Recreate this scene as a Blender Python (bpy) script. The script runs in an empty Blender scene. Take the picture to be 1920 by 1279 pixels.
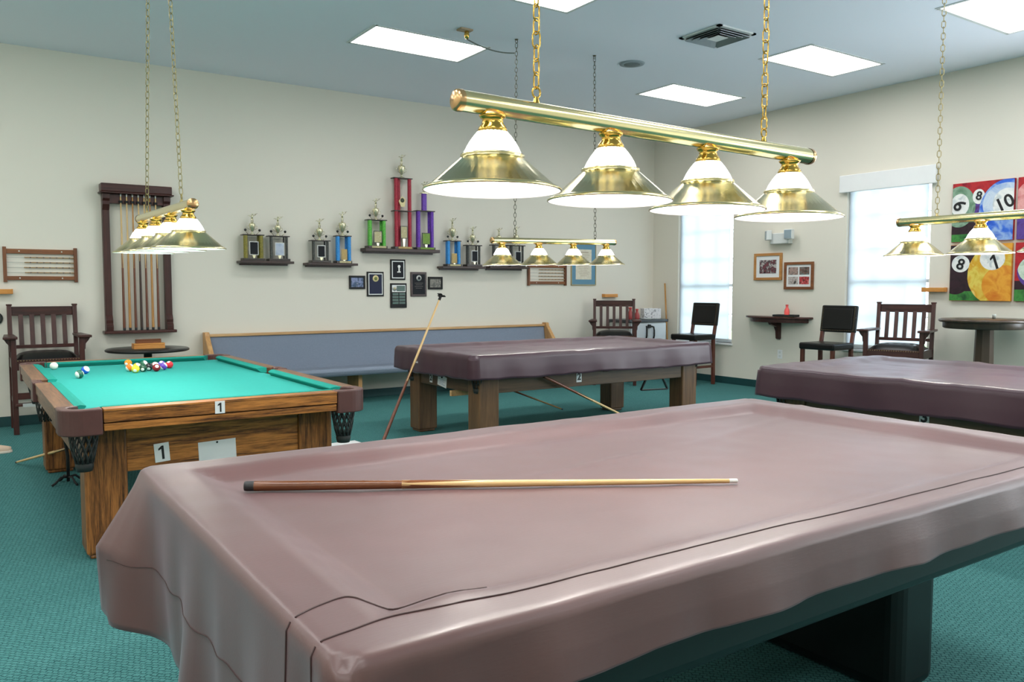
import bpy, bmesh, math, random
from math import pi, sin, cos, radians, sqrt
from mathutils import Vector, Matrix, noise

random.seed(7)
C = bpy.context.scene.collection
SC = bpy.context.scene

# ------------------------------------------------------------------ camera, world, light, exposure
cam_d = bpy.data.cameras.new('camera'); cam = bpy.data.objects.new('camera', cam_d); C.objects.link(cam)
cam.location = (0, 0, 1.38)
cam.rotation_euler = (radians(90 - 3.73), 0, radians(55.8 - 90))
cam_d.sensor_width = 36; cam_d.lens = 1528 / 1920 * 36; cam_d.clip_start = .05
SC.camera = cam
SC.view_settings.view_transform = 'Standard'; SC.view_settings.look = 'None'
SC.view_settings.gamma = 1; SC.view_settings.use_curve_mapping = False
SC.view_settings.exposure = 0.0
PANEL_L = 12.6          # radiance of the ceiling troffers
BULB_L = 430.0         # radiance of the lamp bulbs
SKY = (0.95, 1.0, 1.10); SKY_S = 8.0
W = bpy.data.worlds.new('daylight'); SC.world = W; W.use_nodes = True
W.node_tree.nodes['Background'].inputs[0].default_value = (*SKY, 1)
W.node_tree.nodes['Background'].inputs[1].default_value = SKY_S
SC.cycles.max_bounces = 10; SC.cycles.diffuse_bounces = 5; SC.cycles.glossy_bounces = 4
SC.cycles.transparent_max_bounces = 12
SC.cycles.caustics_reflective = False; SC.cycles.caustics_refractive = False
SC.cycles.sample_clamp_indirect = 6

CEIL = 3.76; XR = 9.17; YB = 9.5; XL = -3.4; YF = -3.8
PGX = (0.06, 3.84, 7.62); PGY = (7.26, 5.40, 3.54, 1.68, -0.18, -2.04)
SEEN = {(3.84, 7.26), (7.62, 7.26), (7.62, 5.40), (3.84, 5.40), (7.62, 3.54)}
for gx in (-3.72 + 1.2,) + PGX:
    for gy in PGY:
        if (gx, gy) in SEEN: continue
        l = bpy.data.lights.new('ceiling_panel_light', 'AREA'); l.shape = 'RECTANGLE'
        l.size = 1.16; l.size_y = .54; l.energy = PANEL_L * pi * 1.16 * .54
        l.color = (1, .99, .97)
        o = bpy.data.objects.new('ceiling_panel_light', l); C.objects.link(o); o.location = (gx, gy, CEIL - .012)

# added area lights on the unseen right wall, spaced like windows, brighten the room
FILL_L = 13.0
for wy in (2.72, -.13, -2.98):
    l = bpy.data.lights.new('window_daylight', 'AREA'); l.shape = 'RECTANGLE'; l.size = 1.06; l.size_y = 2.04
    l.energy = FILL_L * pi * l.size * l.size_y; l.color = (.84, .92, 1.0)
    o = bpy.data.objects.new('window_daylight', l); C.objects.link(o); o.location = (XR - .02, wy, 1.63)
    o.rotation_euler = (radians(90), 0, radians(90))

# ------------------------------------------------------------------ materials
def lin(c): return tuple(((v / 255) / 12.92 if v / 255 <= .04045 else ((v / 255 + .055) / 1.055) ** 2.4) for v in c)
MATS = {}
def newmat(name):
    m = bpy.data.materials.new(name); m.use_nodes = True
    n = m.node_tree.nodes; return m, n, m.node_tree.links, n['Principled BSDF']
def setp(b, col=None, rough=.5, metal=0, spec=.5, coat=0):
    if col: b.inputs['Base Color'].default_value = (*col, 1)
    b.inputs['Roughness'].default_value = rough; b.inputs['Metallic'].default_value = metal
    b.inputs['Specular IOR Level'].default_value = spec
    if coat: b.inputs['Coat Weight'].default_value = coat; b.inputs['Coat Roughness'].default_value = .22
def plain(name, rgb, rough=.5, metal=0, spec=.5, var=.08, scale=12, coat=0):
    """one colour with a little procedural mottling"""
    if name in MATS: return MATS[name]
    m, n, L, b = newmat(name); setp(b, None, rough, metal, spec, coat)
    c = lin(rgb); t = n.new('ShaderNodeTexCoord'); x = n.new('ShaderNodeTexNoise'); x.inputs['Scale'].default_value = scale
    x.inputs['Detail'].default_value = 3
    r = n.new('ShaderNodeMix'); r.data_type = 'RGBA'
    r.inputs[6].default_value = (*[v * (1 - var) for v in c], 1); r.inputs[7].default_value = (*[min(1, v * (1 + var)) for v in c], 1)
    L.new(t.outputs['Object'], x.inputs['Vector']); L.new(x.outputs['Fac'], r.inputs[0]); L.new(r.outputs[2], b.inputs['Base Color'])
    MATS[name] = m; return m
def wood(name, rgb1, rgb2, axis='x', scale=9, rough=.38, contrast=(.35, .65), spec=.45, coat=0.0):
    if name in MATS: return MATS[name]
    m, n, L, b = newmat(name); setp(b, None, rough, 0, spec, coat)
    t = n.new('ShaderNodeTexCoord'); mp = n.new('ShaderNodeMapping')
    s = {'x': (.06, 1, 1), 'y': (1, .06, 1), 'z': (1, 1, .06)}[axis]
    mp.inputs['Scale'].default_value = [v * scale for v in s]
    x = n.new('ShaderNodeTexNoise'); x.inputs['Scale'].default_value = 1.6; x.inputs['Detail'].default_value = 5; x.inputs['Distortion'].default_value = .8
    w = n.new('ShaderNodeTexNoise'); w.inputs['Scale'].default_value = 7; w.inputs['Detail'].default_value = 4; w.inputs['Roughness'].default_value = .7
    mx = n.new('ShaderNodeMath'); mx.operation = 'MULTIPLY_ADD'; mx.inputs[1].default_value = .55
    mu = n.new('ShaderNodeMath'); mu.operation = 'MULTIPLY'; mu.inputs[1].default_value = .45
    rp = n.new('ShaderNodeValToRGB'); rp.color_ramp.elements[0].position = contrast[0]; rp.color_ramp.elements[1].position = contrast[1]
    rp.color_ramp.elements[0].color = (*lin(rgb1), 1); rp.color_ramp.elements[1].color = (*lin(rgb2), 1)
    L.new(t.outputs['Object'], mp.inputs['Vector']); L.new(mp.outputs[0], x.inputs['Vector']); L.new(mp.outputs[0], w.inputs['Vector'])
    L.new(w.outputs['Fac'], mu.inputs[0]); L.new(x.outputs['Fac'], mx.inputs[0]); L.new(mu.outputs[0], mx.inputs[2])
    L.new(mx.outputs[0], rp.inputs['Fac']); L.new(rp.outputs[0], b.inputs['Base Color'])
    bp = n.new('ShaderNodeBump'); bp.inputs['Strength'].default_value = .12; bp.inputs['Distance'].default_value = .004
    L.new(mx.outputs[0], bp.inputs['Height']); L.new(bp.outputs[0], b.inputs['Normal'])
    MATS[name] = m; return m
def blotch(name, cols, scale=10, rough=.6, stretch=(1, 1, 1), detail=4):
    """paint-like or photo-like mix of several colours"""
    if name in MATS: return MATS[name]
    m, n, L, b = newmat(name); setp(b, None, rough, 0, .3)
    t = n.new('ShaderNodeTexCoord'); mp = n.new('ShaderNodeMapping'); mp.inputs['Scale'].default_value = stretch
    x = n.new('ShaderNodeTexNoise'); x.inputs['Scale'].default_value = scale; x.inputs['Detail'].default_value = detail; x.inputs['Distortion'].default_value = .6
    rp = n.new('ShaderNodeValToRGB'); e = rp.color_ramp.elements
    k = len(cols)
    while len(e) < k: e.new(.5)
    for i, c in enumerate(cols): e[i].position = .28 + .44 * i / max(1, k - 1); e[i].color = (*lin(c), 1)
    L.new(t.outputs['Object'], mp.inputs[0]); L.new(mp.outputs[0], x.inputs['Vector']); L.new(x.outputs['Fac'], rp.inputs[0]); L.new(rp.outputs[0], b.inputs['Base Color'])
    MATS[name] = m; return m

def mat_wall():
    m, n, L, b = newmat('wall_paint'); setp(b, lin((226, 221, 208)), .75, 0, .25)
    t = n.new('ShaderNodeTexCoord'); x = n.new('ShaderNodeTexNoise'); x.inputs['Scale'].default_value = 160; x.inputs['Detail'].default_value = 2
    bp = n.new('ShaderNodeBump'); bp.inputs['Strength'].default_value = .12; bp.inputs['Distance'].default_value = .002
    L.new(t.outputs['Object'], x.inputs['Vector']); L.new(x.outputs['Fac'], bp.inputs['Height']); L.new(bp.outputs[0], b.inputs['Normal']); return m
def mat_ceil():
    m, n, L, b = newmat('ceiling_paint'); setp(b, lin((238, 241, 250)), .85, 0, .2)
    t = n.new('ShaderNodeTexCoord'); x = n.new('ShaderNodeTexNoise'); x.inputs['Scale'].default_value = 90
    bp = n.new('ShaderNodeBump'); bp.inputs['Strength'].default_value = .1; bp.inputs['Distance'].default_value = .002
    L.new(t.outputs['Object'], x.inputs['Vector']); L.new(x.outputs['Fac'], bp.inputs['Height']); L.new(bp.outputs[0], b.inputs['Normal']); return m
def mat_carpet():
    m, n, L, b = newmat('teal_carpet'); setp(b, None, .95, 0, .1)
    t = n.new('ShaderNodeTexCoord'); mp = n.new('ShaderNodeMapping'); mp.inputs['Rotation'].default_value = (0, 0, radians(45)); mp.inputs['Scale'].default_value = (1, 1, 1)
    br = n.new('ShaderNodeTexBrick'); br.inputs['Scale'].default_value = 22; br.offset = .5
    br.inputs['Mortar Size'].default_value = .05; br.inputs['Mortar Smooth'].default_value = .6
    br.inputs['Brick Width'].default_value = .55; br.inputs['Row Height'].default_value = .4
    br.inputs['Color1'].default_value = (*lin((80, 134, 132)), 1); br.inputs['Color2'].default_value = (*lin((72, 126, 124)), 1)
    br.inputs['Mortar'].default_value = (*lin((38, 82, 84)), 1)
    x = n.new('ShaderNodeTexNoise'); x.inputs['Scale'].default_value = 260; x.inputs['Detail'].default_value = 2
    dn = n.new('ShaderNodeTexNoise'); dn.inputs['Scale'].default_value = 30
    vm = n.new('ShaderNodeVectorMath'); vm.operation = 'MULTIPLY_ADD'; vm.inputs[1].default_value = (.02, .02, 0)
    mix = n.new('ShaderNodeMix'); mix.data_type = 'RGBA'; mix.blend_type = 'MULTIPLY'; mix.inputs[0].default_value = .55
    rp = n.new('ShaderNodeValToRGB'); rp.color_ramp.elements[0].color = (.45, .45, .45, 1); rp.color_ramp.elements[1].color = (1.25, 1.25, 1.25, 1)
    rp.color_ramp.elements[0].position = .3; rp.color_ramp.elements[1].position = .7
    L.new(t.outputs['Object'], mp.inputs[0]); L.new(mp.outputs[0], dn.inputs['Vector']); L.new(dn.outputs['Color'], vm.inputs[0]); L.new(mp.outputs[0], vm.inputs[2])
    L.new(vm.outputs[0], br.inputs['Vector']); L.new(mp.outputs[0], x.inputs['Vector']); L.new(x.outputs['Fac'], rp.inputs[0])
    L.new(br.outputs['Color'], mix.inputs[6]); L.new(rp.outputs[0], mix.inputs[7]); L.new(mix.outputs[2], b.inputs['Base Color'])
    bp = n.new('ShaderNodeBump'); bp.inputs['Strength'].default_value = .5; bp.inputs['Distance'].default_value = .006; bp.invert = True
    L.new(br.outputs['Fac'], bp.inputs['Height']); L.new(bp.outputs[0], b.inputs['Normal']); return m
def mat_emit(name, rgb, s):
    m = bpy.data.materials.new(name); m.use_nodes = True; n = m.node_tree.nodes; n.clear()
    e = n.new('ShaderNodeEmission'); e.inputs[0].default_value = (*rgb, 1); e.inputs[1].default_value = s
    o = n.new('ShaderNodeOutputMaterial'); m.node_tree.links.new(e.outputs[0], o.inputs[0]); return m
def mat_blind():
    m = bpy.data.materials.new('blind_fabric'); m.use_nodes = True; n = m.node_tree.nodes; n.clear(); L = m.node_tree.links
    tr = n.new('ShaderNodeBsdfTranslucent'); tr.inputs[0].default_value = (.78, .82, .86, 1)
    tp = n.new('ShaderNodeBsdfTransparent'); tp.inputs[0].default_value = (.9, .95, 1, 1)
    df = n.new('ShaderNodeBsdfDiffuse'); df.inputs[0].default_value = (.8, .82, .85, 1)
    t = n.new('ShaderNodeTexCoord'); w = n.new('ShaderNodeTexNoise'); w.inputs['Scale'].default_value = 400
    mr = n.new('ShaderNodeMapRange'); mr.inputs[3].default_value = .08; mr.inputs[4].default_value = .16
    L.new(t.outputs['Object'], w.inputs['Vector']); L.new(w.outputs['Fac'], mr.inputs[0])
    a = n.new('ShaderNodeMixShader'); a.inputs[0].default_value = .22; L.new(tr.outputs[0], a.inputs[1]); L.new(df.outputs[0], a.inputs[2])
    c = n.new('ShaderNodeMixShader'); L.new(mr.outputs[0], c.inputs[0]); L.new(a.outputs[0], c.inputs[1]); L.new(tp.outputs[0], c.inputs[2])
    o = n.new('ShaderNodeOutputMaterial'); L.new(c.outputs[0], o.inputs[0]); return m
def mat_glass():
    m = bpy.data.materials.new('window_glass'); m.use_nodes = True; n = m.node_tree.nodes; n.clear(); L = m.node_tree.links
    tp = n.new('ShaderNodeBsdfTransparent'); tp.inputs[0].default_value = (.93, .97, .96, 1)
    g = n.new('ShaderNodeBsdfGlossy'); g.inputs['Roughness'].default_value = .02
    f = n.new('ShaderNodeFresnel'); f.inputs[0].default_value = 1.45
    a = n.new('ShaderNodeMixShader'); L.new(f.outputs[0], a.inputs[0]); L.new(tp.outputs[0], a.inputs[1]); L.new(g.outputs[0], a.inputs[2])
    o = n.new('ShaderNodeOutputMaterial'); L.new(a.outputs[0], o.inputs[0]); return m
def mat_opal():
    m = bpy.data.materials.new('opal_glass'); m.use_nodes = True; n = m.node_tree.nodes; n.clear(); L = m.node_tree.links
    tr = n.new('ShaderNodeBsdfTranslucent'); tr.inputs[0].default_value = (.86, .93, 1, 1)
    p = n.new('ShaderNodeBsdfPrincipled'); p.inputs['Base Color'].default_value = (.85, .9, .95, 1); p.inputs['Roughness'].default_value = .15
    t = n.new('ShaderNodeTexCoord'); gr = n.new('ShaderNodeTexNoise'); gr.inputs['Scale'].default_value = 60
    mr = n.new('ShaderNodeMapRange'); mr.inputs[3].default_value = .45; mr.inputs[4].default_value = .6
    L.new(t.outputs['Object'], gr.inputs['Vector']); L.new(gr.outputs['Fac'], mr.inputs[0])
    a = n.new('ShaderNodeMixShader'); L.new(mr.outputs[0], a.inputs[0]); L.new(tr.outputs[0], a.inputs[1]); L.new(p.outputs[0], a.inputs[2])
    o = n.new('ShaderNodeOutputMaterial'); L.new(a.outputs[0], o.inputs[0]); return m
def mat_vinyl(name, rgb, rough, spec, coat, sheen):
    m, n, L, b = newmat(name); setp(b, None, rough, 0, spec, coat)
    b.inputs['Sheen Weight'].default_value = sheen; b.inputs['Sheen Roughness'].default_value = .45; b.inputs['Sheen Tint'].default_value = (.86, .86, 1, 1)  # bluish sheen put in to imitate window light grazing the covers
    t = n.new('ShaderNodeTexCoord')
    x = n.new('ShaderNodeTexNoise'); x.inputs['Scale'].default_value = 2.2; x.inputs['Detail'].default_value = 6; x.inputs['Roughness'].default_value = .65
    c = lin(rgb); r = n.new('ShaderNodeMix'); r.data_type = 'RGBA'
    r.inputs[6].default_value = (*[v * .78 for v in c], 1); r.inputs[7].default_value = (*[v * 1.2 for v in c], 1)
    mp = n.new('ShaderNodeMapping'); mp.inputs['Scale'].default_value = (30, 220, 220)
    f = n.new('ShaderNodeTexNoise'); f.inputs['Scale'].default_value = 1; f.inputs['Detail'].default_value = 4
    bp = n.new('ShaderNodeBump'); bp.inputs['Strength'].default_value = .12; bp.inputs['Distance'].default_value = .0015
    rr = n.new('ShaderNodeMapRange'); rr.inputs[3].default_value = rough - .07; rr.inputs[4].default_value = rough + .1
    L.new(t.outputs['Object'], x.inputs['Vector']); L.new(x.outputs['Fac'], r.inputs[0]); L.new(r.outputs[2], b.inputs['Base Color'])
    L.new(x.outputs['Fac'], rr.inputs[0]); L.new(rr.outputs[0], b.inputs['Roughness'])
    L.new(t.outputs['Object'], mp.inputs[0]); L.new(mp.outputs[0], f.inputs['Vector']); L.new(f.outputs['Fac'], bp.inputs['Height']); L.new(bp.outputs[0], b.inputs['Normal'])
    return m

M_WALL = mat_wall(); M_CEIL = mat_ceil(); M_CARPET = mat_carpet()
M_PANEL = mat_emit('troffer_lens', (1, .99, .97), PANEL_L); M_BULB = mat_emit('lit_bulb', (1, .97, .9), BULB_L)
M_BLIND = mat_blind(); M_GLASS = mat_glass(); M_OPAL = mat_opal()
M_BASEB = plain('dark_teal_vinyl', (22, 66, 68), .5)
M_WHITE = plain('white_enamel', (235, 236, 236), .35, var=.02)
M_OFFWHITE = plain('offwhite_plastic', (215, 218, 216), .45, var=.03)
M_BRASS = plain('polished_brass', (226, 212, 160), .2, 1, var=.05, scale=3)
M_GOLDBRASS = plain('deep_brass', (214, 172, 84), .16, 1, var=.05)
M_LINING = plain('white_lining', (245, 245, 242), .5, var=.01)
M_DARKCHAIN = plain('aged_chain', (96, 92, 76), .35, .9)
M_VINYL1 = mat_vinyl('brown_vinyl', (92, 58, 55), .42, .75, .12, .18)
M_VINYL2 = mat_vinyl('plum_vinyl', (62, 35, 46), .36, .5, .06, .10)
M_SEAM = plain('dark_stitching', (60, 36, 34), .6)
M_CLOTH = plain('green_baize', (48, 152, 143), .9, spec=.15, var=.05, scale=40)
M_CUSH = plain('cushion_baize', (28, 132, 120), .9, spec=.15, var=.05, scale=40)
OAKX = wood('oak_along_x', (70, 38, 16), (194, 126, 60), 'x', 26, contrast=(.38, .60))
OAKY = wood('oak_along_y', (70, 46, 32), (140, 100, 70), 'y', 26, contrast=(.33, .66))
OAKZ = wood('oak_along_z', (54, 28, 12), (162, 104, 52), 'z', 28, contrast=(.38, .60))
GREYX = wood('weathered_oak_along_x', (62, 47, 33), (98, 75, 52), 'x', 12)
GREYY = wood('weathered_oak_along_y', (62, 47, 33), (98, 75, 52), 'y', 12)
GREYZ = wood('weathered_oak_along_z', (74, 52, 34), (114, 84, 56), 'z', 14)
M_LEATHER = plain('pocket_leather', (84, 52, 48), .42, var=.2, scale=20)
M_NET = plain('dark_net_leather', (38, 40, 38), .55)
M_MAHOG = wood('dark_mahogany_z', (44, 22, 20), (78, 42, 36), 'z', 10, rough=.35)
M_MAHOGX = wood('dark_mahogany_x', (44, 22, 20), (82, 44, 38), 'x', 10, rough=.35)
M_BLKVINYL = plain('black_seat_vinyl', (17, 17, 17), .32, var=.12, spec=.35)
M_NAIL = plain('brass_nail', (150, 130, 90), .3, .9)
M_LOAK = wood('light_oak_x', (176, 132, 84), (214, 176, 124), 'x', 9)
M_LOAKZ = wood('light_oak_z', (176, 128, 78), (212, 168, 112), 'z', 9)
M_BROWNX = wood('brown_wood_x', (104, 60, 34), (146, 92, 54), 'x', 9)
M_BROWNZ = wood('brown_wood_z', (92, 52, 32), (132, 82, 50), 'z', 9)
M_FABRIC = plain('blue_grey_upholstery', (128, 138, 154), .95, spec=.1, var=.1, scale=60)
M_BLACK = plain('black_lacquer', (24, 23, 23), .3, var=.1)
M_MATTBLK = plain('matt_black', (20, 20, 20), .7, var=.1)
M_T4 = plain('dark_green_laminate', (14, 30, 29), .4, var=.1)
M_PAPER = plain('white_card', (228, 230, 230), .6, var=.02)
M_INK = plain('black_ink', (14, 14, 18), .5, var=.05)
M_SILVER = plain('silver_trim', (186, 188, 184), .4, .6)
M_GOLD = plain('trophy_gold', (222, 216, 182), .25, .75, var=.15)
M_DKWOOD = wood('dark_shelf_wood', (44, 30, 27), (76, 54, 48), 'x', 8)
M_MAPLE = wood('maple_cue', (206, 168, 112), (228, 196, 142), 'z', 12, rough=.25)
M_HONEY = wood('honey_cue', (168, 118, 62), (200, 150, 88), 'z', 12, rough=.25)
M_ROSE = wood('rosewood_cue', (92, 50, 34), (126, 74, 50), 'z', 12, rough=.22)
M_BUTT = wood('brown_cue_butt', (92, 50, 24), (128, 76, 40), 'z', 12, rough=.14, coat=.3)
M_RUBBER = plain('black_rubber', (40, 40, 42), .6)
M_IVORY = plain('white_ferrule', (232, 232, 226), .35, var=.02)
M_ORANGE = wood('orange_wood', (190, 122, 52), (224, 160, 84), 'x', 10)
M_RED = plain('red_plastic', (196, 60, 58), .35)
M_STEEL = plain('grey_steel', (150, 158, 160), .4, .7)

# ------------------------------------------------------------------ mesh builder
class MB:
    def __init__(s): s.v = []; s.f = []; s.m = []; s.sm = []
    def add(s, vs, fs, m=0, smooth=False):
        k = len(s.v); s.v += [tuple(v) for v in vs]
        for f in fs: s.f.append([i + k for i in f]); s.m.append(m); s.sm.append(smooth)
        return s
    def box(s, x0, y0, z0, x1, y1, z1, m=0):
        return s.add([(x0, y0, z0), (x1, y0, z0), (x1, y1, z0), (x0, y1, z0), (x0, y0, z1), (x1, y0, z1), (x1, y1, z1), (x0, y1, z1)],
                     [(0, 3, 2, 1), (4, 5, 6, 7), (0, 1, 5, 4), (1, 2, 6, 5), (2, 3, 7, 6), (3, 0, 4, 7)], m)
    def cbox(s, c, d, m=0, M=None):
        t = MB().box(-d[0] / 2, -d[1] / 2, -d[2] / 2, d[0] / 2, d[1] / 2, d[2] / 2)
        vs = [(M @ Vector(v) if M else Vector(v)) + Vector(c) for v in t.v]
        return s.add(vs, t.f, m)
    def beam(s, p0, p1, w, h, m=0, up=(0, 0, 1)):
        p0 = Vector(p0); p1 = Vector(p1); d = (p1 - p0).normalized(); u = Vector(up)
        a = d.cross(u)
        if a.length < 1e-4: a = d.cross(Vector((0, 1, 0)))
        a.normalize(); b = a.cross(d)
        vs = [p + a * sx * w / 2 + b * sz * h / 2 for p in (p0, p1) for sx, sz in ((-1, -1), (1, -1), (1, 1), (-1, 1))]
        return s.add(vs, [(0, 1, 2, 3), (7, 6, 5, 4), (0, 4, 5, 1), (1, 5, 6, 2), (2, 6, 7, 3), (3, 7, 4, 0)], m)
    def tube(s, path, r, n=8, m=0, closed=False, caps=True, smooth=True):
        P = [Vector(p) for p in path]; N = len(P); rs = r if isinstance(r, (list, tuple)) else [r] * N
        k = len(s.v); prev = None
        for i, p in enumerate(P):
            if closed: d = P[(i + 1) % N] - P[i - 1]
            else: d = P[min(i + 1, N - 1)] - P[max(i - 1, 0)]
            d.normalize()
            if prev is None:
                a = d.cross(Vector((0, 0, 1)))
                if a.length < .05: a = d.cross(Vector((1, 0, 0)))
            else: a = prev - d * prev.dot(d)
            a.normalize(); prev = a; b = d.cross(a)
            for j in range(n):
                t = 2 * pi * j / n; s.v.append(tuple(p + (a * cos(t) + b * sin(t)) * rs[i]))
        for i in range(N if closed else N - 1):
            i2 = (i + 1) % N
            for j in range(n):
                s.f.append([k + i * n + j, k + i * n + (j + 1) % n, k + i2 * n + (j + 1) % n, k + i2 * n + j]); s.m.append(m); s.sm.append(smooth)
        if caps and not closed:
            s.f.append([k + j for j in range(n)][::-1]); s.m.append(m); s.sm.append(False)
            s.f.append([k + (N - 1) * n + j for j in range(n)]); s.m.append(m); s.sm.append(False)
        return s
    def lathe(s, prof, c=(0, 0, 0), n=24, m=0, M=None, smooth=True, caps=False):
        k = len(s.v)
        for r, z in prof:
            for j in range(n):
                t = 2 * pi * j / n; p = Vector((r * cos(t), r * sin(t), z))
                if M: p = M @ p
                s.v.append(tuple(p + Vector(c)))
        for i in range(len(prof) - 1):
            for j in range(n):
                s.f.append([k + i * n + j, k + i * n + (j + 1) % n, k + (i + 1) * n + (j + 1) % n, k + (i + 1) * n + j]); s.m.append(m); s.sm.append(smooth)
        if caps:
            s.f.append([k + j for j in range(n)][::-1]); s.m.append(m); s.sm.append(False)
            q = len(prof) - 1; s.f.append([k + q * n + j for j in range(n)]); s.m.append(m); s.sm.append(False)
        return s
    def prism(s, poly, a, b, axis='z', m=0, smooth=False):
        """2-D polygon extruded from a to b along an axis (poly in the other two axes, xyz order)"""
        def P(u, v, w): return {'z': (u, v, w), 'y': (u, w, v), 'x': (w, u, v)}[axis]
        n = len(poly); vs = [P(u, v, a) for u, v in poly] + [P(u, v, b) for u, v in poly]
        s.add(vs, [list(range(n))[::-1], list(range(n, 2 * n))], m)
        k = len(s.v) - 2 * n
        for i in range(n):
            s.f.append([k + i, k + (i + 1) % n, k + n + (i + 1) % n, k + n + i]); s.m.append(m); s.sm.append(smooth)
        return s
    def ball(s, c, r, m=0, n=16, k=10, sc=(1, 1, 1)):
        prof = [(r * sin(pi * i / k) + 1e-5, -r * cos(pi * i / k)) for i in range(k + 1)]
        q = len(s.v); s.lathe(prof, (0, 0, 0), n, m)
        for i in range(q, len(s.v)):
            v = s.v[i]; s.v[i] = (v[0] * sc[0] + c[0], v[1] * sc[1] + c[1], v[2] * sc[2] + c[2])
        return s
    def mesh(s, name, mats):
        me = bpy.data.meshes.new(name); me.from_pydata(s.v, [], s.f)
        for mm in (mats if isinstance(mats, (list, tuple)) else [mats]): me.materials.append(mm)
        me.polygons.foreach_set('material_index', s.m); me.polygons.foreach_set('use_smooth', s.sm)
        bm = bmesh.new(); bm.from_mesh(me); bmesh.ops.recalc_face_normals(bm, faces=bm.faces); bm.to_mesh(me); bm.free()
        return me
    def build(s, name, mats, parent=None, bevel=0, seg=2, loc=None, rot=None):
        o = bpy.data.objects.new(name, s.mesh(name, mats)); C.objects.link(o); o.parent = parent
        if loc: o.location = loc
        if rot: o.rotation_euler = rot
        if bevel:
            b = o.modifiers.new('soft_edges', 'BEVEL'); b.width = bevel; b.segments = seg; b.limit_method = 'ANGLE'; b.angle_limit = radians(40)
        return o
def put(name, me, parent=None, loc=(0, 0, 0), rot=(0, 0, 0)):
    o = bpy.data.objects.new(name, me); C.objects.link(o); o.parent = parent; o.location = loc; o.rotation_euler = rot; return o
def tag(o, label, cat, group=None):
    o['label'] = label; o['category'] = cat
    if group: o['group'] = group
    return o
def thing(name, label, cat, loc=(0, 0, 0), rz=0, group=None, rot=None):
    o = bpy.data.objects.new(name, None); C.objects.link(o); o.location = loc; o.rotation_euler = rot or (0, 0, rz)
    o.empty_display_size = .1
    return tag(o, label, cat, group)
def struct(o): o['kind'] = 'structure'; return o
FONTS = {}
def text_mesh(body, size, depth=.0008, bold=0.0, mat=None):
    if body == '1':        # a one with its flag and foot
        p = [(-.02, -.36), (.10, -.36), (.10, .36), (.0, .36), (-.17, .22), (-.17, .12), (-.02, .20)]
        return MB().prism([(x * size, y * size) for x, y in p], -depth, depth).mesh('numeral', mat)
    key = (body, size, depth, bold, mat.name)
    if key in FONTS: return FONTS[key]
    cu = bpy.data.curves.new('lettering', 'FONT'); cu.body = body; cu.size = size; cu.extrude = depth; cu.offset = bold
    cu.align_x = 'CENTER'; cu.align_y = 'CENTER'; cu.resolution_u = 4
    o = bpy.data.objects.new('lettering', cu); C.objects.link(o)
    bpy.context.view_layer.update()
    me = bpy.data.meshes.new_from_object(o.evaluated_get(bpy.context.evaluated_depsgraph_get()))
    bpy.data.objects.remove(o); bpy.data.curves.remove(cu)
    me.materials.clear(); me.materials.append(mat); FONTS[key] = me; return me
RX90 = (radians(90), 0, 0)

# ------------------------------------------------------------------ the room
def holed(us, vs, holes, P):
    """rectangle cut into cells, the cells inside a hole left out"""
    b = MB()
    for i in range(len(us) - 1):
        for j in range(len(vs) - 1):
            cu = (us[i] + us[i + 1]) / 2; cv = (vs[j] + vs[j + 1]) / 2
            if any(h[0] < cu < h[1] and h[2] < cv < h[3] for h in holes): continue
            b.add([P(us[i], vs[j]), P(us[i + 1], vs[j]), P(us[i + 1], vs[j + 1]), P(us[i], vs[j + 1])], [(0, 1, 2, 3)])
    return b
struct(MB().box(XL, YF, -.1, XR + .3, YB + .15, 0).build('floor', M_CARPET))
PHX, PHY = .61, .305
ph = [(x - PHX, x + PHX, y - PHY, y + PHY) for x, y in SEEN]
us = sorted({XL, XR} | {h[k] for h in ph for k in (0, 1)}); vs = sorted({YF, YB} | {h[k] for h in ph for k in (2, 3)})
struct(holed(us, vs, ph, lambda u, v: (u, v, CEIL)).build('ceiling', M_CEIL))
struct(MB().box(XL, YB, 0, XR + .15, YB + .15, CEIL).build('wall_back', M_WALL))
struct(MB().box(XL - .15, YF, 0, XL, YB + .15, CEIL).build('wall_left', M_WALL))
struct(MB().box(XL, YF - .15, 0, XR + .15, YF, CEIL).build('wall_front', M_WALL))
struct(MB().box(XL - .15, YF - .15, CEIL + .12, XR + .3, YB + .15, CEIL + .2).build('ceiling_slab', M_CEIL))
WINS = [(7.885, 8.955, .585, 2.62), (5.035, 6.095, .625, 2.67)]     # y0 y1 z0 z1
hz = [(w[0], w[1], w[2], w[3]) for w in WINS]
us = sorted({YF, YB} | {h[k] for h in hz for k in (0, 1)}); vs = sorted({0, CEIL} | {h[k] for h in hz for k in (2, 3)})
wr = holed(us, vs, hz, lambda u, v: (XR, u, v)); w2 = holed(us, vs, hz, lambda u, v: (XR + .16, u, v))
wr.add(w2.v, w2.f)
for y0, y1, z0, z1 in WINS:
    for q in ([(y0, z0), (y1, z0)], [(y1, z0), (y1, z1)], [(y1, z1), (y0, z1)], [(y0, z1), (y0, z0)]):
        wr.add([(XR, *q[0]), (XR, *q[1]), (XR + .16, *q[1]), (XR + .16, *q[0])], [(0, 1, 2, 3)])
struct(wr.build('wall_right', M_WALL))
struct(MB().box(XL, YB - .012, 0, XR, YB, .10).build('baseboard_back', M_BASEB, bevel=.004))
struct(MB().box(XR - .012, YF, 0, XR, YB - .012, .10).build('baseboard_right', M_BASEB, bevel=.004))
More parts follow.
